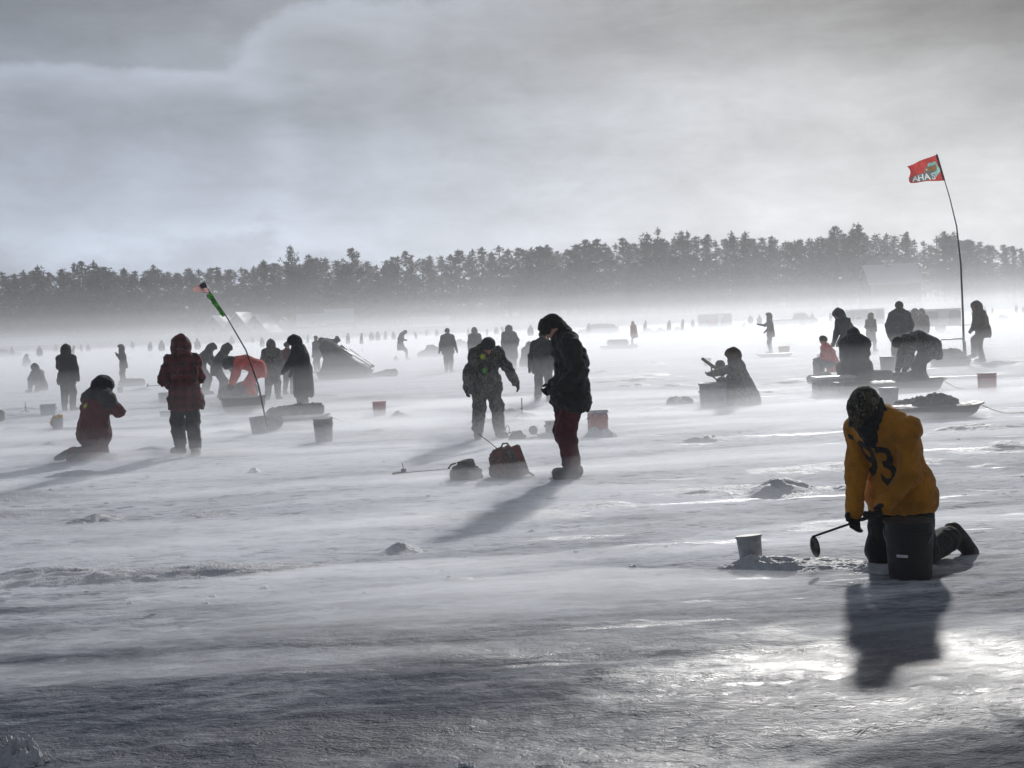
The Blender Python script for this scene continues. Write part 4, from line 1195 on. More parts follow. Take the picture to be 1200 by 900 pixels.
def jersey_number(root, J, s):
    jk = child_named(root, 'jacket')
    fw = J['fw']; lf = J['lf']; sp = (J['N'] - J['C']); sp = sp / np.linalg.norm(sp)
    u = lf - fw * 0.10; u /= np.linalg.norm(u)
    v = sp - u * (sp @ u); v /= np.linalg.norm(v)
    d = -np.cross(u, v)
    if d @ fw > 0: d = -d
    mid = J['C'] * 1.02 - J['N'] * .02 - u * .05
    for body, off in (('1', -.15), ('9', -.045), ('3', .085)):
        pts, fs = text_mesh(body, .35, .018, .018)
        projected(root, jk, [((a * .84 + off) * s, (b - .16 * (a + off)) * 1.12 * s) for a, b in pts], fs, (mid - d * .6) * s, u, v, d, 'jersey_digit', M_NUMBER)

def badge(root, J, s, du, dv, mat, back=False):
    jk = child_named(root, 'jacket')
    fw = -J['fw'] if back else J['fw']; u = -J['lf'] if back else J['lf']; v = v3(0, 0, 1)
    pts = [(0, 0)]; fs = []
    n = 14
    for k in range(n):
        r = .042 * (1 + .45 * math.sin(3.1 * k + du * 40))
        pts.append((r * math.cos(6.283 * k / n) , r * math.sin(6.283 * k / n)))
    fs = [(0, 1 + k, 1 + (k + 1) % n) for k in range(n)]
    O = (J['C'] + fw * .6 + u * du + v * dv) * s
    projected(root, jk, [(a * s, b * s) for a, b in pts], fs, O, u, v, -fw, 'badge', mat, .008)

M_STEEL = plain('dull steel', (0.22, 0.23, 0.25), 0.35, 0.2, 14, metal=0.9, snow=0.1)
M_BLACKP = plain('black plastic', (0.014, 0.014, 0.015), 0.62, 0.3, 14, snow=0.10)
M_GREYP = plain('grey plastic', (0.33, 0.335, 0.35), 0.55, 0.2, 14, snow=0.35)
M_WHITEP = plain('white plastic', (0.52, 0.53, 0.55), 0.5, 0.12, 10, snow=0.2)
M_REDP = plain('faded red plastic', (0.36, 0.05, 0.045), 0.5, 0.2, 10, snow=0.22)
M_ORANGEP = plain('orange plastic', (0.50, 0.14, 0.04), 0.5, 0.2, 10, snow=0.2)
M_YELLOW = plain('yellow towel', (0.50, 0.33, 0.06), 0.9, 0.25, 20)
M_DARKNYLON = cloth('dark nylon', (0.030, 0.031, 0.034), 0.35)
M_GREYTARP = cloth('grey tarpaulin', (0.085, 0.086, 0.09), 0.45)
M_REDPACK = cloth('red black pack cloth', (0.16, 0.022, 0.030), 0.22, 'blotch', (0.020, 0.018, 0.020))
M_WOOD = plain('weathered wood', (0.10, 0.075, 0.055), 0.8, 0.3, 8)
M_BLUEGREY = plain('blue grey cooler plastic', (0.20, 0.23, 0.27), 0.5, 0.2, 8, snow=0.35)

def skimmer(root, J, s):
    """long-handled ladle for clearing slush, held in the right hand"""
    W = Vector(root.location) + Vector(J['RW'] * s)
    E = J['RW'] - J['RE']; E = Vector(E / np.linalg.norm(E))
    hand = W + E * .085 * s + Vector((-.02, -.015, 0))
    d = at_depth(957, 623, hand.y) - at_depth(1003, 607, hand.y); d.normalize()
    o = empty('ice_skimmer', hand)
    tip = d * .275
    MB().tube([-d * .10, tip], [.0085, .0075], 10).build('handle', M_BLACKP, o, smooth=True)
    MB().tube([-d * .135, -d * .07], .0125, 10).build('grip', M_BLACKP, o, smooth=True)
    # round shallow bowl hanging edge-on below the end of the handle
    R_ = .068; rows = []
    nrm = Vector((.80, -.55, .22)).normalized(); dn = (Vector((.16, 0, -1)) - nrm * nrm.dot(Vector((.16, 0, -1)))).normalized(); sdv = nrm.cross(dn)
    c = tip + dn * R_
    vs = []
    for j in range(7):
        r = R_ * j / 6.0
        for k in range(28):
            a = 6.283 * k / 28
            vs.append(c + (dn * math.cos(a) + sdv * math.sin(a)) * r + nrm * (.028 * (r / R_) ** 2 - .028))
    fs = [(j * 28 + k, j * 28 + (k + 1) % 28, (j + 1) * 28 + (k + 1) % 28, (j + 1) * 28 + k) for j in range(6) for k in range(28)]
    mb = MB().add(vs, fs)
    b = mb.build('bowl', M_STEEL, o, smooth=True)
    md = b.modifiers.new('t', 'SOLIDIFY'); md.thickness = .004
    MB().tube([c + (dn * math.cos(6.283 * k / 28) + sdv * math.sin(6.283 * k / 28)) * R_ for k in range(29)], .004, 6, False).build('rim', M_STEEL, b, smooth=True)
    tag(o, 'long handled ice skimmer ladle held by the man in the orange jersey', 'ladle')

# ------------------------------------------------------------------ gear
def bucket(label, px, py, r, h, mat, lid=None, tilt=(0, 0), sink=.03, bail=True, taper=.86, contents=None, rimmat=None, strip=False, z=None, loc=None, cat='bucket', hoops=True):
    g = ground(px, py) if loc is None else Vector(loc)
    o = empty('bucket', (g.x, g.y, (gz(g.x, g.y) - sink) if z is None else z), (R(tilt[0]), R(tilt[1]), random.Random(px).uniform(-.6, .6)))
    if h > .2:
        prof = [(r * taper * .96, 0), (r * taper, .008), (r * .97, h * .80), (r * .97, h)]
        inner = [(r * .93, h), (r * taper * .93, .03)]
        MB().lathe(prof + inner, 36).build('shell', mat, o, smooth=False)
    else:
        MB().lathe([(r * taper, 0), (r * .98, h), (r * .92, h), (r * taper * .92, .02)], 30).build('shell', mat, o)
    rm = MB()
    rm.lathe([(r * .975, h - .012), (r * 1.04, h - .012), (r * 1.04, h + .004), (r * .94, h + .004)], 36)
    if hoops and h > .25:
        rm.lathe([(r * .965, h * .80), (r * 1.035, h * .80), (r * 1.035, h * .83), (r * .968, h * .83)], 36)
    rm.build('rim', rimmat or mat, o)
    if lid is not None:
        MB().lathe([(r * 1.05, h - .03), (r * 1.06, h + .012), (r * .98, h + .02), (r * .9, h + .012), (.01, h + .012)], 36).build('lid', lid, o)
    if bail:
        pts = [(r * 1.03 * math.cos(a), -r * .35 * math.sin(a) - r * .15, h * .86 - r * 1.0 * math.sin(a)) for a in np.linspace(0, math.pi, 15)]
        bl = MB().tube(pts, .0035, 6).build('bail_handle', M_STEEL, o, smooth=True)
        MB().tube([pts[6], pts[7], pts[8]], .011, 8).build('grip', M_BLACKP, bl, smooth=True)
    if strip:
        a = np.linspace(-1.85, -1.35, 10)
        for zz, w in ((h * .42, .018),):
            MB().sheet([[(r * .955 * math.cos(q), r * .955 * math.sin(q), zz + k * w) for q in a] for k in (0, 1)]).build('label_strip', M_WHITEP, o)
    if contents is not None:
        V, Fq = sdf_mesh([cap((-r * .5, 0, h), (r * .5, 0, h + .02), r * .5), cap((0, -r * .4, h), (r * .3, r * .4, h + .01), r * .55), cap((-r * .75, -r * .6, h), (-r * 1.0, -r * .7, h - .1), r * .28)], .012, .03, .02, .07, 3)
        link('towel', mesh_np('towel', V, Fq), contents, o)
    tag(o, label, cat)
    return o

def ring(L, Wd, z, p=4.0, n=40, up=0.0):
    out = []
    for k in range(n):
        a = 6.283 * k / n
        c, s_ = math.cos(a), math.sin(a)
        x = L / 2 * math.copysign(abs(c) ** (2 / p), c); y = Wd / 2 * math.copysign(abs(s_) ** (2 / p), s_)
        out.append((x, y, z + up * max(0, abs(x) / (L / 2) - .55) ** 2))
    return out

def tub(mb, rings):
    n = len(rings[0]); b = len(mb.v)
    mb.v += [p for r in rings for p in r]
    for i in range(len(rings) - 1):
        for k in range(n):
            a, c = b + i * n + k, b + i * n + (k + 1) % n
            mb.f.append((a, c, c + n, a + n))
    mb.f.append(tuple(reversed(range(b, b + n))))
    mb.f.append(tuple(range(b + (len(rings) - 1) * n, b + len(rings) * n)))
    return mb

def sled(label, px, py, L, Wd, Ht, rz, mat=None, rim=None, rope=True):
    g = ground(px, py)
    o = empty('sled', (g.x, g.y, gz(g.x, g.y) - .02), (0, 0, R(rz)))
    mat = mat or M_BLACKP
    tub(MB(), [ring(L * .86, Wd * .78, 0, up=.35), ring(L * .92, Wd * .86, .04, up=.35), ring(L, Wd * .97, Ht, up=.2), ring(L * .97, Wd * .94, Ht, up=.2), ring(L * .88, Wd * .8, .05, up=.3)]).build('hull', mat, o)
    tub(MB(), [ring(L * .985, Wd * .955, Ht - .012, up=.2), ring(L * 1.04, Wd * 1.04, Ht - .01, up=.2), ring(L * 1.04, Wd * 1.04, Ht + .012, up=.2), ring(L * .96, Wd * .93, Ht + .012, up=.2)]).build('rim', rim or mat, o)
    for sg in (-1, 1):
        MB().box((0, sg * Wd * .2, .012), (L * .7, .04, .03)).build('runner', mat, o)
    if rope:
        MB().tube([(L * .5, 0, Ht), (L * .62, .05, .10), (L * .75, .12, .03), (L * .95, .05, .03)], .008, 6).build('tow_rope', M_YELLOW, o, smooth=True)
    tag(o, label, 'sled')
    return o

def bundle(name, label, cat, loc, blobs, mat, vox=.02, fold=.02, seed=0, fl=.14, rz=0, k=.05, floor=None):
    """soft wrapped thing made of overlapping lumps"""
    V, Fq = sdf_mesh([cap(a, b, ra, rb) for a, b, ra, rb in blobs], vox, k, fold, fl, seed, floor)
    o = link(name, mesh_np(name, V, Fq), mat, None, loc, (0, 0, R(rz)))
    tag(o, label, cat)
    return o

def crate(label, px, py, sx, sy, sz, mat, rz=0, lidm=None, name='storage_box', cat='box', loc=None, tilt=0):
    g = ground(px, py) if loc is None else Vector(loc)
    o = empty(name, (g.x, g.y, g.z - .02 if loc is not None else gz(g.x, g.y) - .02), (R(tilt), 0, R(rz)))
    MB().box((0, 0, sz * .43), (sx * .94, sy * .94, sz * .86), taper=1.04).build('body', mat, o, bevel=.012)
    MB().box((0, 0, sz * .93), (sx * 1.04, sy * 1.04, sz * .13)).build('lid', lidm or mat, o, bevel=.012)
    for sg in (-1, 1):
        MB().box((sg * (sx * .49 + .012), 0, sz * .66), (.025, sy * .4, .03)).build('handle', M_BLACKP, o, bevel=.006)
        MB().box((sg * sx * .25, -sy * .53, sz * .82), (.04, .02, .06)).build('latch', M_STEEL, o)
    tag(o, label, cat)
    return o

def tripod_stick(label, px, py, h):
    g = ground(px, py)
    o = empty('tip_up', (g.x, g.y, gz(g.x, g.y) - .01))
    MB().tube([(0, 0, .02), (.005, 0, h)], .011, 8).build('mast', M_WOOD, o, smooth=True)
    for a in (200, 320, 80):
        MB().tube([(0, 0, h * .30), (math.cos(R(a)) * h * .55, math.sin(R(a)) * h * .4, 0)], .010, 6).build('leg', M_WOOD, o, smooth=True)
    MB().lathe([(.001, 0), (.028, .005), (.028, .04), (.001, .045)], 14, (0, .02, h * .42)).build('reel', M_BLACKP, o)
    tag(o, label, 'tip up')
    return o

def rough_mound(label, px, py, w, dpt, h, seed, mat=None, peaks=5, name='snow_mound', rough=.35, n=56):
    """shovelled, wind carved snow"""
    g = ground(px, py)
    rs = np.random.RandomState(seed)
    u = np.linspace(-1, 1, n)
    U, Vv = np.meshgrid(u, u)
    rr = np.sqrt(U ** 2 + Vv ** 2) + .35 * fbm(U * 1.7 + seed, Vv * 1.7, 3, seed)
    Z = np.clip(1 - rr ** 2, 0, 1) ** 1.2 * .45
    for _ in range(peaks):
        cx, cy_ = rs.uniform(-.6, .6), rs.uniform(-.4, .4)
        Z += np.clip(1 - rr, 0, 1) ** .5 * .5 * rs.uniform(.4, 1) * np.exp(-((U - cx) ** 2 / .14 + (Vv - cy_) ** 2 / .12))
    e = np.clip((1.02 - rr) * 4, 0, 1)
    Z += rough * (fbm(U * 5 + seed, Vv * 5, 4, seed + 5, .62) + .08) * e
    Z = Z / max(Z.max(), 1e-3) * h
    Z = np.where(e > 0, Z, -.03) - .012
    V = np.stack([U * w / 2, Vv * dpt / 2, Z], -1).reshape(-1, 3)
    I = (np.arange(n - 1)[:, None] * n + np.arange(n - 1)[None]).reshape(-1)
    o = link(name, mesh_np(name, V, np.stack([I, I + 1, I + n + 1, I + n], 1)), mat or M_DRIFT, None, (g.x, g.y, gz(g.x, g.y)), (0, 0, rs.uniform(-.15, .15)))
    tag(o, label, kind='structure')
    return o

def make_mounds():
    L = [('low', 112, 608, 82, 9), ('low', 480, 643, 92, 13), ('wide', 922, 576, 150, 19), ('low', 822, 517, 78, 9), ('low', 800, 473, 34, 9), ('low', 470, 488, 34, 8), ('low', 436, 508, 70, 6), ('low', 606, 488, 64, 11), ('low', 704, 511, 44, 13), ('low', 640, 471, 50, 6), ('low', 1105, 462, 110, 5),
         ('low', 125, 537, 85, 9), ('low', 300, 552, 26, 6), ('low', 160, 458, 50, 5), ('low', 560, 437, 50, 4), ('low', 870, 441, 24, 4), ('low', 930, 405, 30, 3), ('low', 830, 408, 26, 3), ('low', 760, 427, 44, 4), ('low', 700, 437, 40, 4), ('low', 1170, 480, 60, 4), ('low', 20, 503, 40, 5), ('low', 60, 520, 30, 4), ('low', 640, 512, 60, 7),
         ('low', 1180, 520, 50, 4), ('low', 340, 503, 120, 7), ('low', 985, 425, 46, 4), ('low', 790, 452, 40, 4), ('low', 745, 452, 50, 4), ('low', 900, 460, 70, 4), ('low', 445, 480, 40, 3), ('low', 1080, 540, 70, 5), ('low', 1150, 545, 60, 5), ('low', 30, 592, 60, 4), ('low', 250, 600, 90, 4), ('low', 700, 590, 90, 5), ('low', 220, 648, 100, 5)]
    for i, (k, px, py, w, h) in enumerate(L):
        g = ground(px, py); m = g.y / F_
        rough_mound(None, px, py, w * m, max(w * m * .8, .5), h * m * 1.05, 100 + i, rough=.4 if k == 'wide' else .22, peaks=9 if k == 'wide' else 5, n=48 if w * m < 3 else 60)
    rs = random.Random(21)
    for i in range(34):
        y = 9.5 + 34 * rs.random() ** 1.2; x = rs.uniform(-.40, .40) * y
        if math.hypot(x - 2.55, y - 9.2) < 1.3 or math.hypot(x - .7, y - 15) < 1.0: continue
        w_ = rs.uniform(.5, 1.5) * (.7 + y / 30)
        o = rough_mound(None, 600, 700, w_ * 1.5, w_ * .6, rs.uniform(.035, .085) * (.8 + y / 40), 300 + i, rough=.3, n=44)
        o.location = (x, y, gz(x, y))
    rough_mound(None, 940, 662, 1.05, .5, .055, 7, rough=.35, n=90, peaks=5)
    rough_mound(None, 880, 664, .55, .5, .10, 8, rough=.4, n=70)
    rough_mound(None, 1040, 664, .8, .4, .05, 9, rough=.6, n=80)
    rough_mound(None, 16, 890, .34, .26, .12, 10, rough=.8, n=90, peaks=7)
    rough_mound(None, 545, 893, .16, .12, .03, 12, rough=.7, n=50)
    # chunks of crust and broken ice strewn about
    rs = random.Random(9); mb = MB()
    for _ in range(260):
        y = 8.5 + 22 * rs.random() ** 1.3
        x = (rs.random() - .5) * y * .86
        s = rs.choice([.006, .008, .010, .013, .018]) * rs.uniform(.7, 1.3) * (1 + y / 30)
        z = gz(x, y)
        vs = []
        for q in ((-1, -1, 0), (1, -1, 0), (1, 1, 0), (-1, 1, 0), (-.6, -.5, .6), (.5, -.6, .8), (.6, .5, .6), (-.5, .6, .7)):
            vs.append((x + q[0] * s * rs.uniform(.7, 1.6), y + q[1] * s * rs.uniform(.6, 1.2), z - .006 + q[2] * s * rs.uniform(.5, 1.2)))
        mb.add(vs, [(3, 2, 1, 0), (4, 5, 6, 7), (0, 1, 5, 4), (1, 2, 6, 5), (2, 3, 7, 6), (3, 0, 4, 7)])
    o = mb.build('ice_chunks', M_DRIFT)
    tag(o, 'scattered small chunks of snow crust and ice', 'ice chunks', kind='stuff')

def ice_hole(label, px, py, r):
    g = ground(px, py)
    o = empty('fishing_hole', (g.x, g.y, gz(g.x, g.y) + .03))
    MB().lathe([(.001, 0), (r * .95, 0), (r, .004), (r, -.05), (.001, -.05)], 30).build('water', plain('slushy water', (0.07, 0.075, 0.08), 0.12, 0.3, 20), o)
    V = []; n = 40
    mb = MB()
    rs = random.Random(3)
    for j, (rr, z) in enumerate(((.98, .0), (1.05, .018), (1.25, .02), (1.5, -.04))):
        V.append([(r * rr * math.cos(6.283 * k / n) * (1 + .04 * rs.random()), r * rr * math.sin(6.283 * k / n), z + .008 * rs.random()) for k in range(n + 1)])
    mb.sheet(V).build('slush_rim', M_DRIFT, o, smooth=True)
    tag(o, label, 'fishing hole')

def rod_on_ice(label, p0, p1):
    a = ground(*p0); b = ground(*p1)
    o = empty('fishing_rod', (a.x, a.y, gz(a.x, a.y) + .02))
    d = b - a
    MB().tube([(0, 0, .05), d * .5 + Vector((0, 0, .03)), d + Vector((0, 0, .01))], [.007, .005, .003], 6).build('blank', M_BLACKP, o, smooth=True)
    MB().tube([d * -.02 + Vector((0, 0, .05)), d * .2 + Vector((0, 0, .05))], .014, 8).build('grip', M_WOOD, o, smooth=True)
    MB().lathe([(.002, 0), (.03, 0), (.03, .03), (.002, .03)], 14, tuple(d * .16 + Vector((0, 0, .06)))).build('reel', M_BLACKP, o)
    MB().tube([d * .16 + Vector((0, 0, .09)), d * .14 + Vector((0, 0, .16))], .006, 6).build('crank', M_STEEL, o)
    tag(o, label, 'fishing rod')

def backpack():
    g = ground(598, 558); Z0 = gz(g.x, g.y) - .03
    o = empty('backpack', (g.x, g.y, Z0), (0, 0, R(10)))
    def blob(nm, bl, mat, fold=.016, vox=.013, floor=None, parent=o):
        V, Fq = sdf_mesh([cap(a, b, ra, rb) for a, b, ra, rb in bl], vox, .04, fold, .12, 5, floor)
        return link(nm, mesh_np(nm, V, Fq), mat, parent)
    body = blob('body', [((-.10, 0, .10), (-.12, 0, .26), .11, .10), ((.02, .02, .10), (-.03, .02, .30), .12, .08), ((-.15, -.02, .08), (-.16, -.02, .24), .08, .07)], M_REDPACK, floor=0)
    blob('front_pocket', [((-.15, -.12, .12), (-.13, -.11, .2), .07, .055)], M_REDPACK, parent=body)
    # frame board leaning behind
    rot = Matrix.Rotation(R(-18), 3, 'Y')
    MB().box((.10, .02, .20), (.16, .05, .36), rot).build('back_panel', cloth('dark red pack panel', (0.17, 0.02, 0.03), 0.15), o, bevel=.015)
    MB().tube([(0, -.06, .33), (.06, -.09, .22), (.16, -.1, .10), (.26, -.08, .03)], .014, 8).build('strap', M_DARKNYLON, o, smooth=True)
    MB().tube([(-.04, -.08, .34), (.02, -.12, .2), (.08, -.12, .08)], .014, 8).build('strap', M_DARKNYLON, o, smooth=True)
    MB().tube([(-.1, 0, .35), (-.07, 0, .41), (-.02, 0, .41), (.01, 0, .36)], .01, 8).build('grab_loop', M_DARKNYLON, o, smooth=True)
    MB().tube([(-.12, .0, .34), (-.25, .02, .46), (-.34, .03, .53)], .005, 6).build('cord', M_BLACKP, o, smooth=True)
    tag(o, 'red and black backpack standing in the snow beside the tall man in black', 'backpack')

def small_bag(label, px, py, w, h, mat, rz=0, loop=False):
    g = ground(px, py)
    o = empty('gear_bag', (g.x, g.y, gz(g.x, g.y) - .03), (0, 0, R(rz)))
    V, Fq = sdf_mesh([cap((-w * .28, 0, h * .3), (w * .28, 0, h * .3), h * .33, h * .33), cap((-w * .12, 0, h * .55), (w * .12, .02, h * .72), h * .3, h * .25), cap((w * .2, -.02, h * .3), (w * .3, -.02, h * .2), h * .25)], max(.012, g.y / F_ * 1.6), .04, .015, .11, px, 0)
    b = link('body', mesh_np('body', V, Fq), mat, o)
    MB().box((0, -h * .25, h * .84), (w * .55, h * .12, .02)).build('flap', mat, o, bevel=.006)
    MB().tube([(-w * .3, -.02, h * .8), (-w * .45, -.04, h * .75), (-w * .55, -.06, h * .6)], .010, 8).build('strap', M_DARKNYLON, o, smooth=True)
    if loop:
        MB().tube([(-w * .5 + .03 * math.cos(a), 0, h * 1.05 + .06 * math.sin(a)) for a in np.linspace(0, 6.28, 16)], .006, 6).build('carry_loop', M_DARKNYLON, o, smooth=True)
    tag(o, label, 'bag')

def ice_shelter():
    # flip-over shelter half folded on its sled, wind filling the cloth
    Y = ground(405, 443).y
    P = lambda x, y, dy=0: at_depth(x, y, Y + dy)
    g = ground(405, 443)
    o = empty('ice_shelter', (g.x, g.y, gz(g.x, g.y)))
    def loc(v): return Vector(v) - o.location
    def patch(nm, quad, mat, th=.04):
        mb = MB(); mb.v = [tuple(loc(q)) for q in quad]; n = len(quad)
        mb.f = [tuple(range(n))]
        b = mb.build(nm, mat, o); md = b.modifiers.new('t', 'SOLIDIFY'); md.thickness = th; md.offset = 0
        return b
    # cloth body as a wedge with slightly bulging sides
    m = Y / F_
    pts2 = [(372, 444), (376, 432), (379, 421), (374, 408), (376, 399), (384, 399), (400, 411), (416, 424), (432, 431), (431, 437), (437, 443)]
    front = [P(x, y, -.45) for x, y in pts2]; back = [P(x + 3, y - 1, .45) for x, y in pts2]
    midl = [(a + b) / 2 + Vector((.0, 0, .03)) for a, b in zip(front, back)]
    n = len(pts2); mb = MB()
    for ringp in (front, midl, back): mb.v += [tuple(loc(p)) for p in ringp]
    for r in range(2):
        for k in range(n):
            a, b = r * n + k, r * n + (k + 1) % n
            mb.f.append((a, b, b + n, a + n))
    mb.f.append(tuple(reversed(range(n)))); mb.f.append(tuple(range(2 * n, 3 * n)))
    me = mb.mesh('shelter_cloth')
    bm = bmesh.new(); bm.from_mesh(me)
    bmesh.ops.triangulate(bm, faces=bm.faces[:]); bmesh.ops.subdivide_edges(bm, edges=bm.edges[:], cuts=2, use_grid_fill=True)
    rs = random.Random(2)
    for v in bm.verts: v.co += Vector((rs.gauss(0, .012), rs.gauss(0, .012), rs.gauss(0, .012)))
    bm.to_mesh(me); bm.free()
    link('shelter_cloth', me, M_DARKNYLON, o, smooth=True)
    for dy in (-.5, .5):
        MB().tube([loc(P(383, 396, dy)), loc(P(402, 409, dy)), loc(P(436, 430, dy))], .022, 8).build('frame_pole', M_STEEL, o, smooth=True)
    MB().tube([loc(P(410, 409, -.2)), loc(P(437, 428, -.2))], .014, 8).build('frame_pole', M_STEEL, o, smooth=True)
    MB().tube([loc(P(436, 429, -.55)), loc(P(437, 429, .55))], .06, 10).build('rolled_cloth', M_DARKNYLON, o, smooth=True)
    c = (P(372, 445) + P(437, 443)) / 2
    tub(MB(), [[tuple(Vector(q) + loc(Vector((c.x, Y, 0)))) for q in ring(66 * m * .92, 1.0, -.02, up=.2)], [tuple(Vector(q) + loc(Vector((c.x, Y, 0)))) for q in ring(66 * m * 1.02, 1.15, .26, up=.1)]]).build('sled_base', M_BLACKP, o)
    V, Fq = sdf_mesh([cap(loc(P(376, 399)), loc(P(388, 400)), .12, .1), cap(loc(P(393, 401)), loc(P(395, 398)), .10, .13), cap(loc(P(400, 408)), loc(P(410, 417)), .12, .1)], .03, .06, .03, .15, 4)
    link('bundled_cloth', mesh_np('bundled_cloth', V, Fq), M_DARKNYLON, o)
    tag(o, 'dark half folded flip over ice shelter with slanting poles', 'ice shelter')
    V0 = P(451, 441); bundle('duffel_bag', 'long dark duffel lying right of the folded ice shelter', 'bag', (V0.x, V0.y, .02), [((-.5, 0, .05), (.1, 0, .1), .07, .13), ((.1, 0, .1), (.35, 0, .1), .15, .16)], M_DARKNYLON, .035)

def flag_right():
    Y = ground(1129, 426).y
    o = empty('flag_pole', ground(1129, 426))
    L = lambda x, y, d=0: at_depth(x, y, Y + d) - o.location
    MB().tube([L(1130, 426), L(1128.5, 370), L(1126, 310), L(1121, 265), L(1113, 232), L(1105, 205), L(1097.5, 180)], [.035, .032, .026, .02, .016, .013, .010], 10).build('pole', plain('grey pole paint', (0.08, 0.08, 0.085), 0.5, 0.2), o, smooth=True)
    tag(o, 'tall thin pole bending left in the wind, carrying the red flag', 'flag pole')
    f = empty('red_flag', at_depth(1103, 196, Y))
    F = lambda x, y, d=0: at_depth(x, y, Y + d) - f.location
    A, B, Cc, D = (1098, 181), (1107, 211.5), (1068, 215), (1063, 193)
    def uv(u, v, lift=0):      # u from the pole outwards, v from the top down
        x = (A[0] * (1 - v) + B[0] * v) * (1 - u) + (D[0] * (1 - v) + Cc[0] * v) * u
        y = (A[1] * (1 - v) + B[1] * v) * (1 - u) + (D[1] * (1 - v) + Cc[1] * v) * u
        y += .9 * math.sin(u * 8 + 1) * u + (1.5 * u * (1 - v) - 1.0 * u * v)
        x += (2.2 * math.sin(v * 5.5)) * u * u
        return F(x, y, .10 * math.sin(u * 9 + v * 2) * (u + .15) - lift)
    mats = [flag_cloth('red flag cloth', (0.55, 0.07, 0.065)), flag_cloth('dark flag hem', (0.03, 0.02, 0.02)), flag_cloth('teal flag print', (0.30, 0.58, 0.54)), flag_cloth('grey flag print', (0.15, 0.20, 0.20)), flag_cloth('brown fish print', (0.34, 0.19, 0.08)), flag_cloth('white flag print', (0.80, 0.82, 0.80))]
    letters = []
    for ch, cu in (('A', .82), ('H', .66), ('A', .48), ('S', .29)):
        pts, fs = text_mesh(ch, 1.0, .02, .3)
        letters.append((cu, BVHTree.FromPolygons([Vector((a, b, 0)) for a, b in pts], fs)))
    def ell(u, v, cu, cv, ru, rv, k=0, ph=0):
        a = math.atan2((v - cv) / rv, (u - cu) / ru)
        return math.hypot((u - cu) / ru, (v - cv) / rv) < 1 + k * math.sin(5 * a + ph)
    def ink(u, v):
        for cu, bv in letters:
            p = Vector(((cu - u) / .25, (.80 - v) / .40, 1))
            if bv.ray_cast(p, Vector((0, 0, -1)))[0] is not None: return 5
        if u < .045: return 1
        if ell(u, v, .33, .47, .15, .10) or ell(u, v, .17, .45, .05, .13) or ell(u, v, .47, .50, .05, .06): return 4 if not ell(u, v, .45, .47, .02, .03) else 5
        if ell(u, v, .34, .50, .20, .16, .1) or ell(u, v, .60, .78, .37, .19, .06, 1): return 3
        if ell(u, v, .24, .50, .19, .30, .1): return 2
        return 0
    nu, nv = 110, 72
    sh_ = MB().sheet([[uv(u, v) for u in np.linspace(0, 1, nu + 1)] for v in np.linspace(0, 1, nv + 1)])
    me = sh_.mesh('flag_cloth')
    for m_ in mats: me.materials.append(m_)
    me.polygons.foreach_set('material_index', np.array([ink((j + .5) / nu, (i + .5) / nv) for i in range(nv) for j in range(nu)], dtype=np.int32)); me.update()
    link('flag_cloth', me, None, f, smooth=True)
    MB().tube([uv(0, v) for v in np.linspace(0, 1, 8)], .02, 6).build('flag_hem', K_BLACK, f)
    tag(f, 'red flag with fish emblem and white lettering streaming left', 'flag')

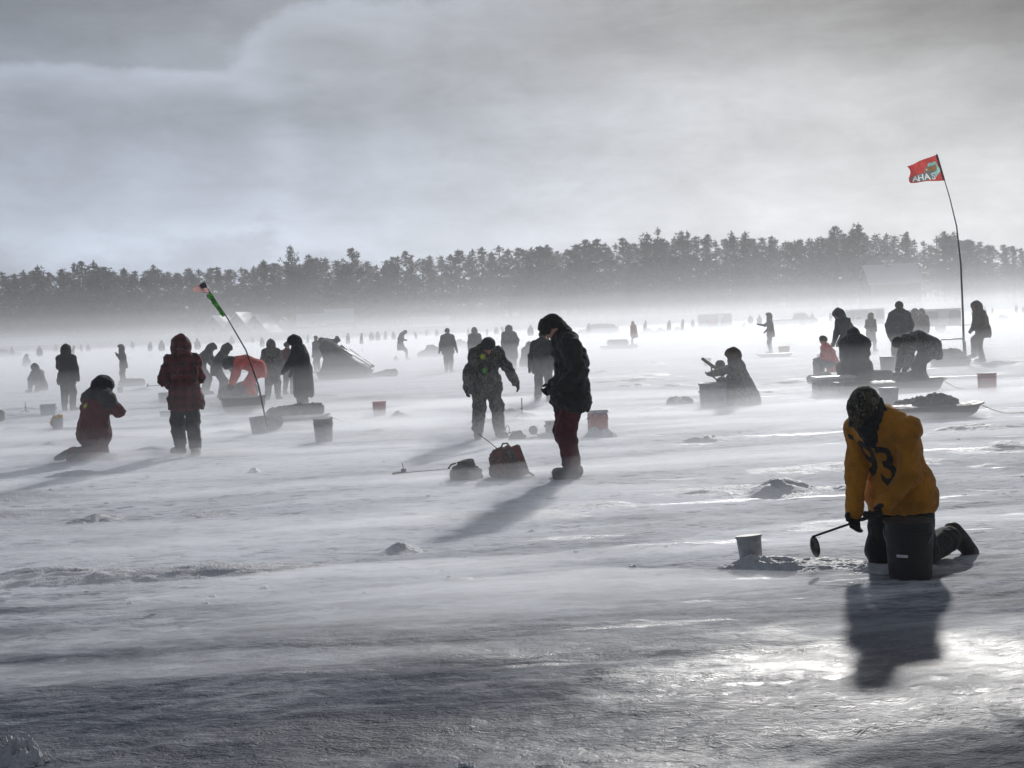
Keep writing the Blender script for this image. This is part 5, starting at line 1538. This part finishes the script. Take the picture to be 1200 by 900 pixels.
def flag_left():
    Y = ground(308, 508).y
    o = empty('flag_pole', ground(312, 502))
    L = lambda x, y, d=0: at_depth(x, y, Y + d) - o.location
    MB().tube([L(313, 500), L(303, 452), L(288, 410), L(266, 372), L(246, 342), L(239, 329)], [.016, .015, .013, .011, .009, .007], 8).build('pole', plain('dark pole', (0.04, 0.04, 0.042), 0.5, 0.2), o, smooth=True)
    tag(o, 'slim leaning pole bent by the wind, carrying a small striped flag', 'flag pole')
    f = empty('striped_flag', at_depth(242, 336, Y))
    F = lambda x, y, d=0: at_depth(x, y, Y + d) - f.location
    def uv(u, v):
        x = (239 + 7.5 * v) * (1 - u) + (225.5 + 3.0 * v) * u; y = (330.5 + 12 * v) * (1 - u) + (338 + 4.5 * v) * u
        return F(x, y + .9 * math.sin(u * 7) * u, .03 * math.sin(u * 8))
    red = flag_cloth('flag stripe red', (0.35, 0.05, 0.05)); wh = flag_cloth('flag stripe white', (0.5, 0.47, 0.45)); nv = flag_cloth('flag canton navy', (0.012, 0.014, 0.03))
    for i in range(13):
        u0 = .44 if i < 7 else 0
        MB().sheet([[uv(u, v) for u in np.linspace(u0, 1, 14)] for v in (i / 13, (i + 1) / 13)]).build('stripe', red if i % 2 == 0 else wh, f, smooth=True)
    cn = MB().sheet([[uv(u, v) for u in np.linspace(0, .44, 7)] for v in np.linspace(0, 7 / 13, 5)]).build('canton', nv, f, smooth=True)
    for r in range(4):
        for c in range(5):
            p = uv(.05 + c * .085, .06 + r * .13) + Vector((0, -.006, 0))
            MB().box(p, (.008, .002, .008)).build('star', wh, cn)
    tag(f, 'small red and white striped flag with a dark star field on the leaning pole', 'flag')
    gr = cloth('neon green wind sock', (0.10, 0.55, 0.06), 0.0, 'blotch', (0.01, 0.05, 0.01), weave=40)
    w = empty('wind_sock', at_depth(253, 356, Y))
    G = lambda x, y, d=0: at_depth(x, y, Y + d) - w.location
    rows = []
    for t in np.linspace(0, 1, 20):
        cx, cy_ = 245.5 + 18 * t, 344 + 26 * t
        wd = (3.4 - 1.4 * t) * (1 + .25 * math.sin(t * 21))
        rows.append([G(cx - wd * .9 * (.5 - q) * 2 * .8 - 1.2, cy_ + wd * .5 * (.5 - q) * 2, .03 * math.sin(t * 18 + q * 3)) for q in np.linspace(0, 1, 6)])
    b = MB().sheet(rows).build('sock_cloth', gr, w, smooth=True)
    md = b.modifiers.new('t', 'SOLIDIFY'); md.thickness = .02
    MB().tube([G(242.5, 345), G(247.5, 343)], .012, 8).build('hoop', plain('white hoop', (0.6, 0.62, 0.6), 0.5, 0.1), w)
    tag(w, 'neon green streamer with dark spots hanging along the leaning pole', 'wind sock')

def hoop_sled():
    g = ground(1114, 428)
    o = empty('push_bar_sled', (g.x, g.y, gz(g.x, g.y) - .02), (0, 0, R(4)))
    m = g.y / F_
    tub(MB(), [ring(1.05, .6, 0, up=.2), ring(1.15, .7, .18, up=.2), ring(1.1, .66, .18, up=.2), ring(1.0, .55, .05, up=.2)]).build('hull', M_BLACKP, o)
    MB().tube([(-.36, -.1, .2), (-.36, -.1, .70), (-.28, -.1, .80), (.32, -.1, .80), (.42, -.1, .70), (.44, -.1, .15)], .020, 8).build('push_bar', M_STEEL, o, smooth=True)
    V, Fq = sdf_mesh([cap((-.3, .05, .2), (.3, .05, .2), .24, .2), cap((-.15, .05, .3), (.18, .05, .32), .22, .2)], .03, .08, .03, .16, 3)
    link('load_cover', mesh_np('load_cover', V, Fq), M_GREYTARP, o)
    tag(o, 'covered sled with a hoop shaped push bar left of the flag pole', 'sled')

def seat_stool(label, px, py, h, name='stool'):
    g = ground(px, py)
    o = empty(name, (g.x, g.y, gz(g.x, g.y)))
    MB().lathe([(.15, h), (.17, h + .01), (.17, h + .05), (.15, h + .06)], 24).build('seat', M_DARKNYLON, o)
    MB().lathe([(.13, 0), (.15, h), (.14, h), (.12, .02)], 24).build('base', M_GREYP, o)
    tag(o, label, 'stool')

def make_gear():
    bucket('black bucket in front of the kneeling man in the orange jersey', 1067, 674, .155, .375, M_BLACKP, strip=True, sink=.0)
    bucket('small grey pail tilted in the snow beside the fishing hole', 881, 657, .088, .20, M_GREYP, tilt=(-6, -3), sink=.02, bail=False)
    ice_hole('slushy fishing hole between the grey pail and the skimmer', 911, 664, .11)
    bucket('grey white bucket standing alone before the long dark coat', 380, 517, .155, .41, M_GREYP, tilt=(2, -2), sink=.04)
    bucket('grey bucket leaning left at the foot of the leaning flag pole', 304, 508, .135, .34, M_GREYP, tilt=(0, -7), sink=.04, bail=False)
    g = ground(322, 504)
    b = bucket('round pail lying on its side right of the leaning grey bucket', 322, 504, .16, .34, M_GREYP, bail=False, loc=(g.x, g.y, .13), z=.14); b.rotation_euler = (R(84), 0, R(8))
    bucket('red bucket standing alone by a snow heap left of the camouflage man', 445, 487, .14, .31, M_REDP, bail=False)
    bucket('white bucket topped with a yellow towel near the kneeling red figure', 68, 504, .115, .27, M_WHITEP, contents=M_YELLOW, bail=False)
    crate('grey hexagonal looking tackle pack left of the yellow topped bucket', 57, 486, .36, .3, .30, M_BLUEGREY, 12, name='tackle_box')
    bucket('red bucket with dark rim below the brown hooded man', 1157, 459, .185, .40, M_REDP, rimmat=M_BLACKP, bail=False, taper=.95)
    bucket('white lidded bucket standing in the near right sled', 1042, 482, .165, .33, M_WHITEP, lid=M_WHITEP, bail=False, sink=-.06)
    bucket('pale grey bucket far behind the windblown cloak', 829, 428, .13, .30, M_GREYP, bail=False)
    bucket('white bucket left of the red clad sitter', 962, 424, .14, .32, M_WHITEP, bail=False)
    bucket('dark bucket between the broad seated back and the bent man', 1040, 440, .19, .38, M_BLACKP, bail=False, sink=-.12)
    bucket('tiny grey pail right of the lone dark figure', 141, 460, .10, .22, M_GREYP, bail=False)
    crate('grey box under the outstretched arms of the windblown cloak', 836, 477, .50, .4, .50, M_BLUEGREY, -4, name='cooler', cat='cooler')
    crate('red storage box half buried behind the legs of the tall man in black', 701, 509, .27, .3, .40, M_REDP, 8, M_WHITEP)
    crate('small grey box left of the tall man in black at knee height', 652, 509, .32, .25, .25, M_GREYP, -8)
    crate('orange crate on the flat sled under the pointing figure', 919, 416, .42, .35, .28, M_ORANGEP, 0, loc=(ground(919, 416).x, ground(919, 416).y, .12))
    crate('grey box behind the elbow of the plaid coat', 198, 471, .50, .4, .30, M_GREYP, 5)
    crate('dark low case on the ice left of the plaid coat', 201, 487, .46, .3, .14, M_BLUEGREY, -6)
    crate('low grey chest at the left end of the right hand group', 977, 463, .8, .5, .42, M_BLUEGREY, 3, M_WHITEP, name='cooler', cat='cooler')
    small_bag('grey gear bag standing in the snow left of the backpack', 546, 561, .36, .27, M_GREYTARP, 6)
    small_bag('little grey bag with a loop behind the backpack', 606, 514, .28, .17, M_GREYTARP, 0, True)
    g = ground(625, 512)
    o = empty('ice_scoop', (g.x, g.y, .0)); MB().lathe([(.002, .0), (.05, .01), (.07, .03), (.068, .034), (.045, .016), (.002, .008)], 20, (0, 0, 0)).build('bowl', M_GREYP, o, rot=(R(80), R(20), 0), loc=(0, 0, .10)); MB().tube([(0, 0, .05), (.10, .1, .02), (.3, .2, .01)], .01, 6).build('handle', M_WOOD, o, smooth=True)
    tag(o, 'round ice scoop sticking out of the snow right of the little grey bag', 'ice scoop')
    backpack()
    rod_on_ice('short ice fishing rod lying on the snow left of the grey gear bag', (462, 561), (530, 551))
    tripod_stick('thin tripod tip up with upright mast right of the camouflage man', 612, 490, .38)
    tripod_stick('small tripod tip up at the left edge near the tackle pack', 30, 483, .28)
    # sleds and their loads
    sled('long dark sled with a covered load behind the orange jersey', 1080, 490, 1.85, .6, .20, 3)
    g = ground(1070, 488)
    bundle('tarp_bundle', 'low dark tarp hump in the near right sled', 'bundle', (g.x, g.y, .06), [((-.2, 0, .08), (.25, 0, .1), .13, .14)], M_GREYTARP, .022)
    g = ground(1096, 489)
    bundle('tarp_bundle', 'taller dark tarp hump in the near right sled', 'bundle', (g.x, g.y, .06), [((-.2, 0, .1), (.2, 0, .12), .18, .17), ((0, 0, .16), (.05, 0, .18), .17, .15)], M_DARKNYLON, .022, seed=2)
    sled('black high sided sled under the bending red suit', 286, 482, 1.0, .6, .34, -4, rope=False)
    sled('loaded sled at the feet of the long dark coat', 347, 499, 1.25, .6, .18, 6, M_GREYP)
    g = ground(347, 497)
    bundle('tarp_bundle', 'grey lumpy tarp bundle on the sled before the long dark coat', 'bundle', (g.x, g.y, .06), [((-.42, 0, .12), (.1, 0, .18), .15, .16), ((.1, 0, .16), (.42, 0, .2), .15, .13), ((.3, 0, .22), (.46, 0, .22), .10, .09)], M_GREYTARP, .022, seed=3)
    sled('far sled heaped with round bundles behind the orange walker', 724, 409, 2.2, .8, .22, 0)
    for i, (x, lab) in enumerate(((717, 'left bundle on the far sled of the orange walker'), (725, 'middle bundle on the far sled of the orange walker'), (731, 'right bundle on the far sled of the orange walker'))):
        g = ground(x, 408); bundle('gear_bundle', lab, 'bundle', (g.x, g.y, .22), [((-.1, 0, .12), (.12, 0, .14), .22, .2)], M_DARKNYLON, .05, seed=i)
    sled('flat grey sled under the pointing figure', 908, 418, 1.5, .6, .14, 0, M_GREYP, rope=False)
    sled('big dark sled in the middle of the right hand group', 1042, 462, 2.2, .75, .26, 2)
    for x, y, lab, bl, m_ in ((1022, 460, 'dark duffel on the big sled beside the broad seated back', [((-.3, 0, .2), (.3, 0, .22), .2, .2)], M_DARKNYLON), (1066, 460, 'dark gear heap on the big sled by the bent man', [((-.25, 0, .2), (.2, 0, .2), .18, .16), ((.1, .1, .25), (.2, .1, .28), .15, .14)], M_DARKNYLON), (958, 452, 'little heap of gear left of the red clad sitter', [((-.15, 0, .1), (.2, 0, .14), .11, .14)], M_GREYTARP)):
        g = ground(x, y); bundle('gear_bundle', lab, 'bundle', (g.x, g.y, .05), bl, m_, .03, seed=x)
    g = ground(270, 478); bundle('gear_bundle', 'dark lumpy bundle between the plaid coat and the red suit', 'bundle', (g.x - .35, g.y + 3, .0), [((-.3, 0, .2), (.2, 0, .25), .28, .25), ((.1, 0, .3), (.3, 0, .3), .25, .2)], M_GREYTARP, .03, seed=31)
    g = ground(157, 452); bundle('gear_bundle', 'low bundle right of the lone dark figure', 'bundle', (g.x, g.y, .0), [((-.4, 0, .1), (.3, 0, .12), .2, .16)], M_GREYTARP, .04, seed=32)
    g = ground(276, 437); bundle('gear_bundle', 'low covered load on the ice behind the red suit', 'bundle', (g.x, g.y, .0), [((-.5, 0, .2), (.5, 0, .25), .3, .28)], M_GREYTARP, .05, seed=33)
    g = ground(0, 495); bundle('gear_bundle', 'dark round pack cut by the left edge of the picture', 'bundle', (g.x, g.y, .0), [((0, 0, .12), (.02, 0, .18), .12, .1)], M_DARKNYLON, .03, seed=34)
    g = ground(797, 473); bundle('gear_bundle', 'small dark mound of gear on the ice left of the cloak', 'bundle', (g.x, g.y, -.05), [((-.15, 0, .06), (.15, 0, .06), .13, .13)], M_GREYTARP, .025, seed=35)
    ice_shelter()
    hoop_sled()
    seat_stool('stool under the broad seated back of the right group', 1006, 457, .32)
    flag_right(); flag_left()
    g = ground(190, 462)
    o = empty('ice_auger', (g.x, g.y, 0))
    MB().tube([(-.45, 0, .28), (.5, 0, .30)], .016, 8).build('shaft', M_STEEL, o, smooth=True)
    MB().tube([(-.45, -.08, .26), (-.45, .08, .34)], .022, 8).build('handle', M_BLACKP, o, smooth=True)
    tag(o, 'ice auger lying across the gear left of the plaid coat', 'auger')
    # windblown cloak sitter's rod rest on the cooler
    g = ground(842, 472)
    o = empty('rod_holder', (g.x, g.y, .48))
    MB().tube([(-.30, 0, .42), (-.1, 0, .26), (.06, 0, .16)], [.03, .035, .04], 8).build('rod_butt', M_BLACKP, o, smooth=True)
    MB().tube([(-.12, 0, .26), (-.10, 0, .05), (-.02, 0, -.02)], .018, 6).build('stand', M_BLACKP, o, smooth=True)
    MB().lathe([(.02, 0), (.09, .02), (.10, .1), (.06, .16), (.01, .17)], 16, (.06, 0, .2)).build('reel', M_BLACKP, o, smooth=True)
    tag(o, 'dark rod holder with reel on the box before the windblown cloak', 'rod holder')

# ------------------------------------------------------------------ far shore buildings, trailers, cars
M_WALL = plain('dark stained boards', (0.10, 0.085, 0.075), 0.8, 0.2, 1.0)
M_WALL2 = plain('grey siding', (0.13, 0.13, 0.135), 0.8, 0.15, 1.0)
M_GLASS = plain('dark window glass', (0.03, 0.035, 0.04), 0.15, 0.2)
M_ROOFSNOW = snow_material('snow on roofs', (0.58, 0.60, 0.64))
M_TRIM = plain('pale trim', (0.45, 0.45, 0.44), 0.7, 0.1)

def gable_house(name, label, x, y, z, w, d, wall_h, roof_h, rz, ridge_x=True, wall=None, wins=3, chim=False, cat='house'):
    o = empty(name, (x, y, z), (0, 0, rz))
    wall = wall or M_WALL
    if not ridge_x: w, d = d, w
    mb = MB()
    hw, hd = w / 2, d / 2
    mb.v = [(-hw, -hd, -1), (hw, -hd, -1), (hw, hd, -1), (-hw, hd, -1), (-hw, -hd, wall_h), (hw, -hd, wall_h), (hw, hd, wall_h), (-hw, hd, wall_h), (-hw, 0, wall_h + roof_h), (hw, 0, wall_h + roof_h)]
    mb.f = [(0, 1, 5, 4), (2, 3, 7, 6), (1, 2, 6, 9, 5), (3, 0, 4, 8, 7)]
    inner = empty('tmp') if False else None
    rotp = 0 if ridge_x else math.pi / 2
    mb.build('wall', wall, o, rot=(0, 0, rotp))
    e = .5
    sl = roof_h / hd
    for sg in (-1, 1):
        r = MB()
        a = (-hw - e, sg * (hd + e), wall_h - e * sl); b = (hw + e, sg * (hd + e), wall_h - e * sl); c = (hw + e, 0, wall_h + roof_h); dd = (-hw - e, 0, wall_h + roof_h)
        r.v = [a, b, c, dd] + [(p[0], p[1], p[2] + .28) for p in (a, b, c, dd)]
        r.f = [(0, 1, 2, 3), (7, 6, 5, 4), (0, 4, 5, 1), (1, 5, 6, 2), (2, 6, 7, 3), (3, 7, 4, 0)]
        if sg > 0: r.f = [tuple(reversed(f)) for f in r.f]
        r.build('snowy_roof', M_ROOFSNOW, o, rot=(0, 0, rotp))
    fd = hd if ridge_x else hw
    fw_ = w if ridge_x else d
    for i in range(wins):
        wx = -fw_ / 2 + fw_ * (i + .5) / wins
        if i == wins // 2:
            MB().box((wx, -fd - .05, 1.0), (1.0, .1, 2.1)).build('door', M_TRIM, o)
        else:
            f = MB().box((wx, -fd - .04, 1.6), (1.3, .1, 1.3)).build('window', M_TRIM, o)
            MB().box((wx, -fd - .08, 1.6), (1.1, .1, 1.1)).build('pane', M_GLASS, f)
    if not ridge_x or wall_h > 4:
        f = MB().box((0, -fd - .04, wall_h + roof_h * .25 if not ridge_x else 4.4), (1.4, .1, 1.1)).build('window', M_TRIM, o)
        MB().box((0, -fd - .08, wall_h + roof_h * .25 if not ridge_x else 4.4), (1.2, .1, .9)).build('pane', M_GLASS, f)
    if chim:
        MB().box((w * .2, .4, wall_h + roof_h * .8), (.9, .9, roof_h * .9)).build('chimney', M_BARK, o)
    tag(o, label, cat)
    return o

def box_trailer(label, px, py, w, h, dpt, mat, name='trailer', wheels=True, cat='trailer'):
    g = ground(px, py)
    o = empty(name, (g.x, g.y, -.01))
    MB().box((0, 0, .45 + (h - .45) / 2), (w, dpt, h - .45)).build('body', mat, o, bevel=.06)
    MB().box((0, 0, h + .07), (w * 1.02, dpt * 1.02, .16)).build('roof_snow', M_ROOFSNOW, o, bevel=.05)
    f = MB().box((-w * .25, -dpt / 2 - .02, h * .62), (w * .2, .06, h * .22)).build('window', M_TRIM, o); MB().box((-w * .25, -dpt / 2 - .05, h * .62), (w * .17, .06, h * .18)).build('pane', M_GLASS, f)
    MB().box((w * .15, -dpt / 2 - .02, .5 + h * .36), (.7, .06, h * .68)).build('door', M_TRIM, o)
    for sx in (-.2, .1):
        MB().tube([(w * sx, -dpt / 2 + .02, .34), (w * sx, -dpt / 2 + .25, .34)], .34, 18).build('wheel', M_BLACKP, o)
    MB().box((w * .5 + .5, 0, .45), (1.1, .1, .1)).build('hitch', M_STEEL, o)
    tag(o, label, cat)

def parked_car(label, px, py, L, h, mat, pickup=True, flip=1):
    g = ground(px, py)
    o = empty('parked_car', (g.x, g.y, -.01), (0, 0, R(4 if flip > 0 else 184)))
    def prism(prof, wd):
        mb = MB(); n = len(prof)
        mb.v = [(x * L, -wd / 2, z * h) for x, z in prof] + [(x * L, wd / 2, z * h) for x, z in prof]
        mb.f = [tuple(range(n)), tuple(reversed(range(n, 2 * n)))] + [(k, k + n, (k + 1) % n + n, (k + 1) % n) for k in range(n)]
        return mb
    if pickup: prof = [(-.5, .25), (-.5, .60), (-.02, .62), (.03, .98), (.20, 1.0), (.30, .66), (.47, .60), (.5, .45), (.5, .25)]
    else: prof = [(-.5, .25), (-.5, .62), (-.44, .95), (-.1, 1.0), (.12, .98), (.24, .66), (.46, .58), (.5, .45), (.5, .25)]
    prism(prof, 1.85).build('body', mat, o, bevel=.05)
    MB().box((.10 * L if pickup else -.1 * L, -.935, .80 * h), (.14 * L if pickup else .3 * L, .03, .2 * h)).build('window', M_GLASS, o)
    for sx in (-.31, .32):
        for sy in (-1, 1):
            t_ = MB().tube([(sx * L, sy * .72, .36), (sx * L, sy * .95, .36)], .37, 18).build('wheel', M_BLACKP, o)
            MB().tube([(sx * L, sy * .90, .36), (sx * L, sy * .97, .36)], .2, 14).build('rim', M_STEEL, t_)
    MB().box((.5 * L, -.6, .5 * h), (.06, .3, .14)).build('headlight', M_WHITEP, o); MB().box((.5 * L, .6, .5 * h), (.06, .3, .14)).build('headlight', M_WHITEP, o)
    MB().box((.1 * L if pickup else -.1 * L, 0, h * 1.02), (.17 * L if pickup else .45 * L, 1.6, .08)).build('roof_snow', M_ROOFSNOW, o, bevel=.03)
    tag(o, label, 'car')

def make_far():
    def H(px, Y): return at_depth(px, 380, Y).x
    # the lake house on the right
    Y = 326.0; a = at_depth(1016, 311, Y); b = at_depth(1080, 311, Y)
    w = b.x - a.x; cx = (a.x + b.x) / 2
    ez = at_depth(1048, 331, Y).z; rz_ = at_depth(1048, 310, Y).z
    z0 = lz(cx, Y) - .3
    gable_house('lake_house', 'large lake house with broad snowy roof among the trees at right', cx, Y + 4, z0, w * .92, 11, ez - z0, rz_ - ez, R(-2), True, M_WALL2, 5, False)
    gable_house('porch_house', 'low gabled annex with bright snowy eaves before the large lake house', cx + .3, Y - 7, z0 - .6, 5.0, 8, 2.6, 2.6, R(2), False, M_WALL, 3)
    for i, (px, top_y, wd, lab) in enumerate(((258, 371, 7.5, 'leftmost of three gabled cabins behind the leaning flag pole'), (285, 367, 7, 'middle one of three gabled cabins behind the leaning flag pole'), (306, 369, 6, 'rightmost of three gabled cabins behind the leaning flag pole'))):
        Y = 318; P = at_depth(px, top_y, Y); z0 = lz(P.x, Y) - .2
        gable_house('lake_cabin', lab, P.x, Y, z0, wd, 8, max((P.z - z0) * .5, 2.0), (P.z - z0) * .5, R(-12), False, M_WALL2, 3)
    for px, top_y, bot_y, wd, lab in ((366, 369, 374, 6.5, 'small pale roofed cabin left of the sunlit roof'), (397, 363, 368, 6.0, 'cabin with one bright sunlit roof edge on the left shore'), (505, 372, 384, 8, 'faint hazy boathouse on the middle shore'), (40, 396, 404, 14, 'faint low building at the left end of the shore')):
        Y = 322; P = at_depth(px, top_y, Y); z0 = lz(P.x, Y) - .2; e = max((P.z - z0) * .66, 1.8)
        gable_house('lake_cabin', lab, P.x, Y, z0, wd, 6, e, max(P.z - z0 - e, 1.5), R(8), True, M_WALL, 3)
    box_trailer('boxy pale trailer with snow on its roof left of the pointing figure', 838, 387, 4.2, 2.1, 2.2, M_WALL2)
    box_trailer('far trailer with bright snowy roof behind the leaning hooded man', 1014, 386, 3.2, 1.75, 1.8, M_WALL2)
    box_trailer('long low far trailer behind the flag pole', 1092, 390, 3.6, 1.5, 1.8, M_WALL)
    parked_car('hazy dark pickup parked right of the pointing figure', 932, 384, 5.4, 1.8, M_WALL2)
    parked_car('faint dark car parked left of the orange walker', 700, 394, 4.6, 1.5, M_WALL2, False, -1)
    parked_car('faint car parked near the left edge of the far ice', 5, 421, 4.6, 1.5, M_WALL2, False)
    for i, (px, py, lab) in enumerate(((795, 391, 'low far heap of gear left of the far dark figure'), (774, 392, 'rounded far gear heap right of the orange walker'), (760, 392, 'small far gear heap close right of the orange walker'), (540, 408, 'far dark gear heap left of the camouflage man'), (507, 418, 'far flat gear pile right of the striding walker'), (660, 395, 'far rounded gear heap just left of the tall man in black'), (1113, 380, 'far round gear heap right of the flag pole'), (1175, 377, 'low far gear heap near the right edge'))):
        g = ground(px, py); bundle('gear_heap', lab, 'gear heap', (g.x, g.y, -.1), [((-.7, 0, .2), (.3, 0, .3), .3, .4), ((.2, 0, .4), (.7, 0, .3), .3, .25), ((-.2, 0, .6), (0, 0, .7), .25, .2)], M_GREYTARP, .12, .06, i, .3)

make_mounds()
make_far()
make_gear()
make_people()
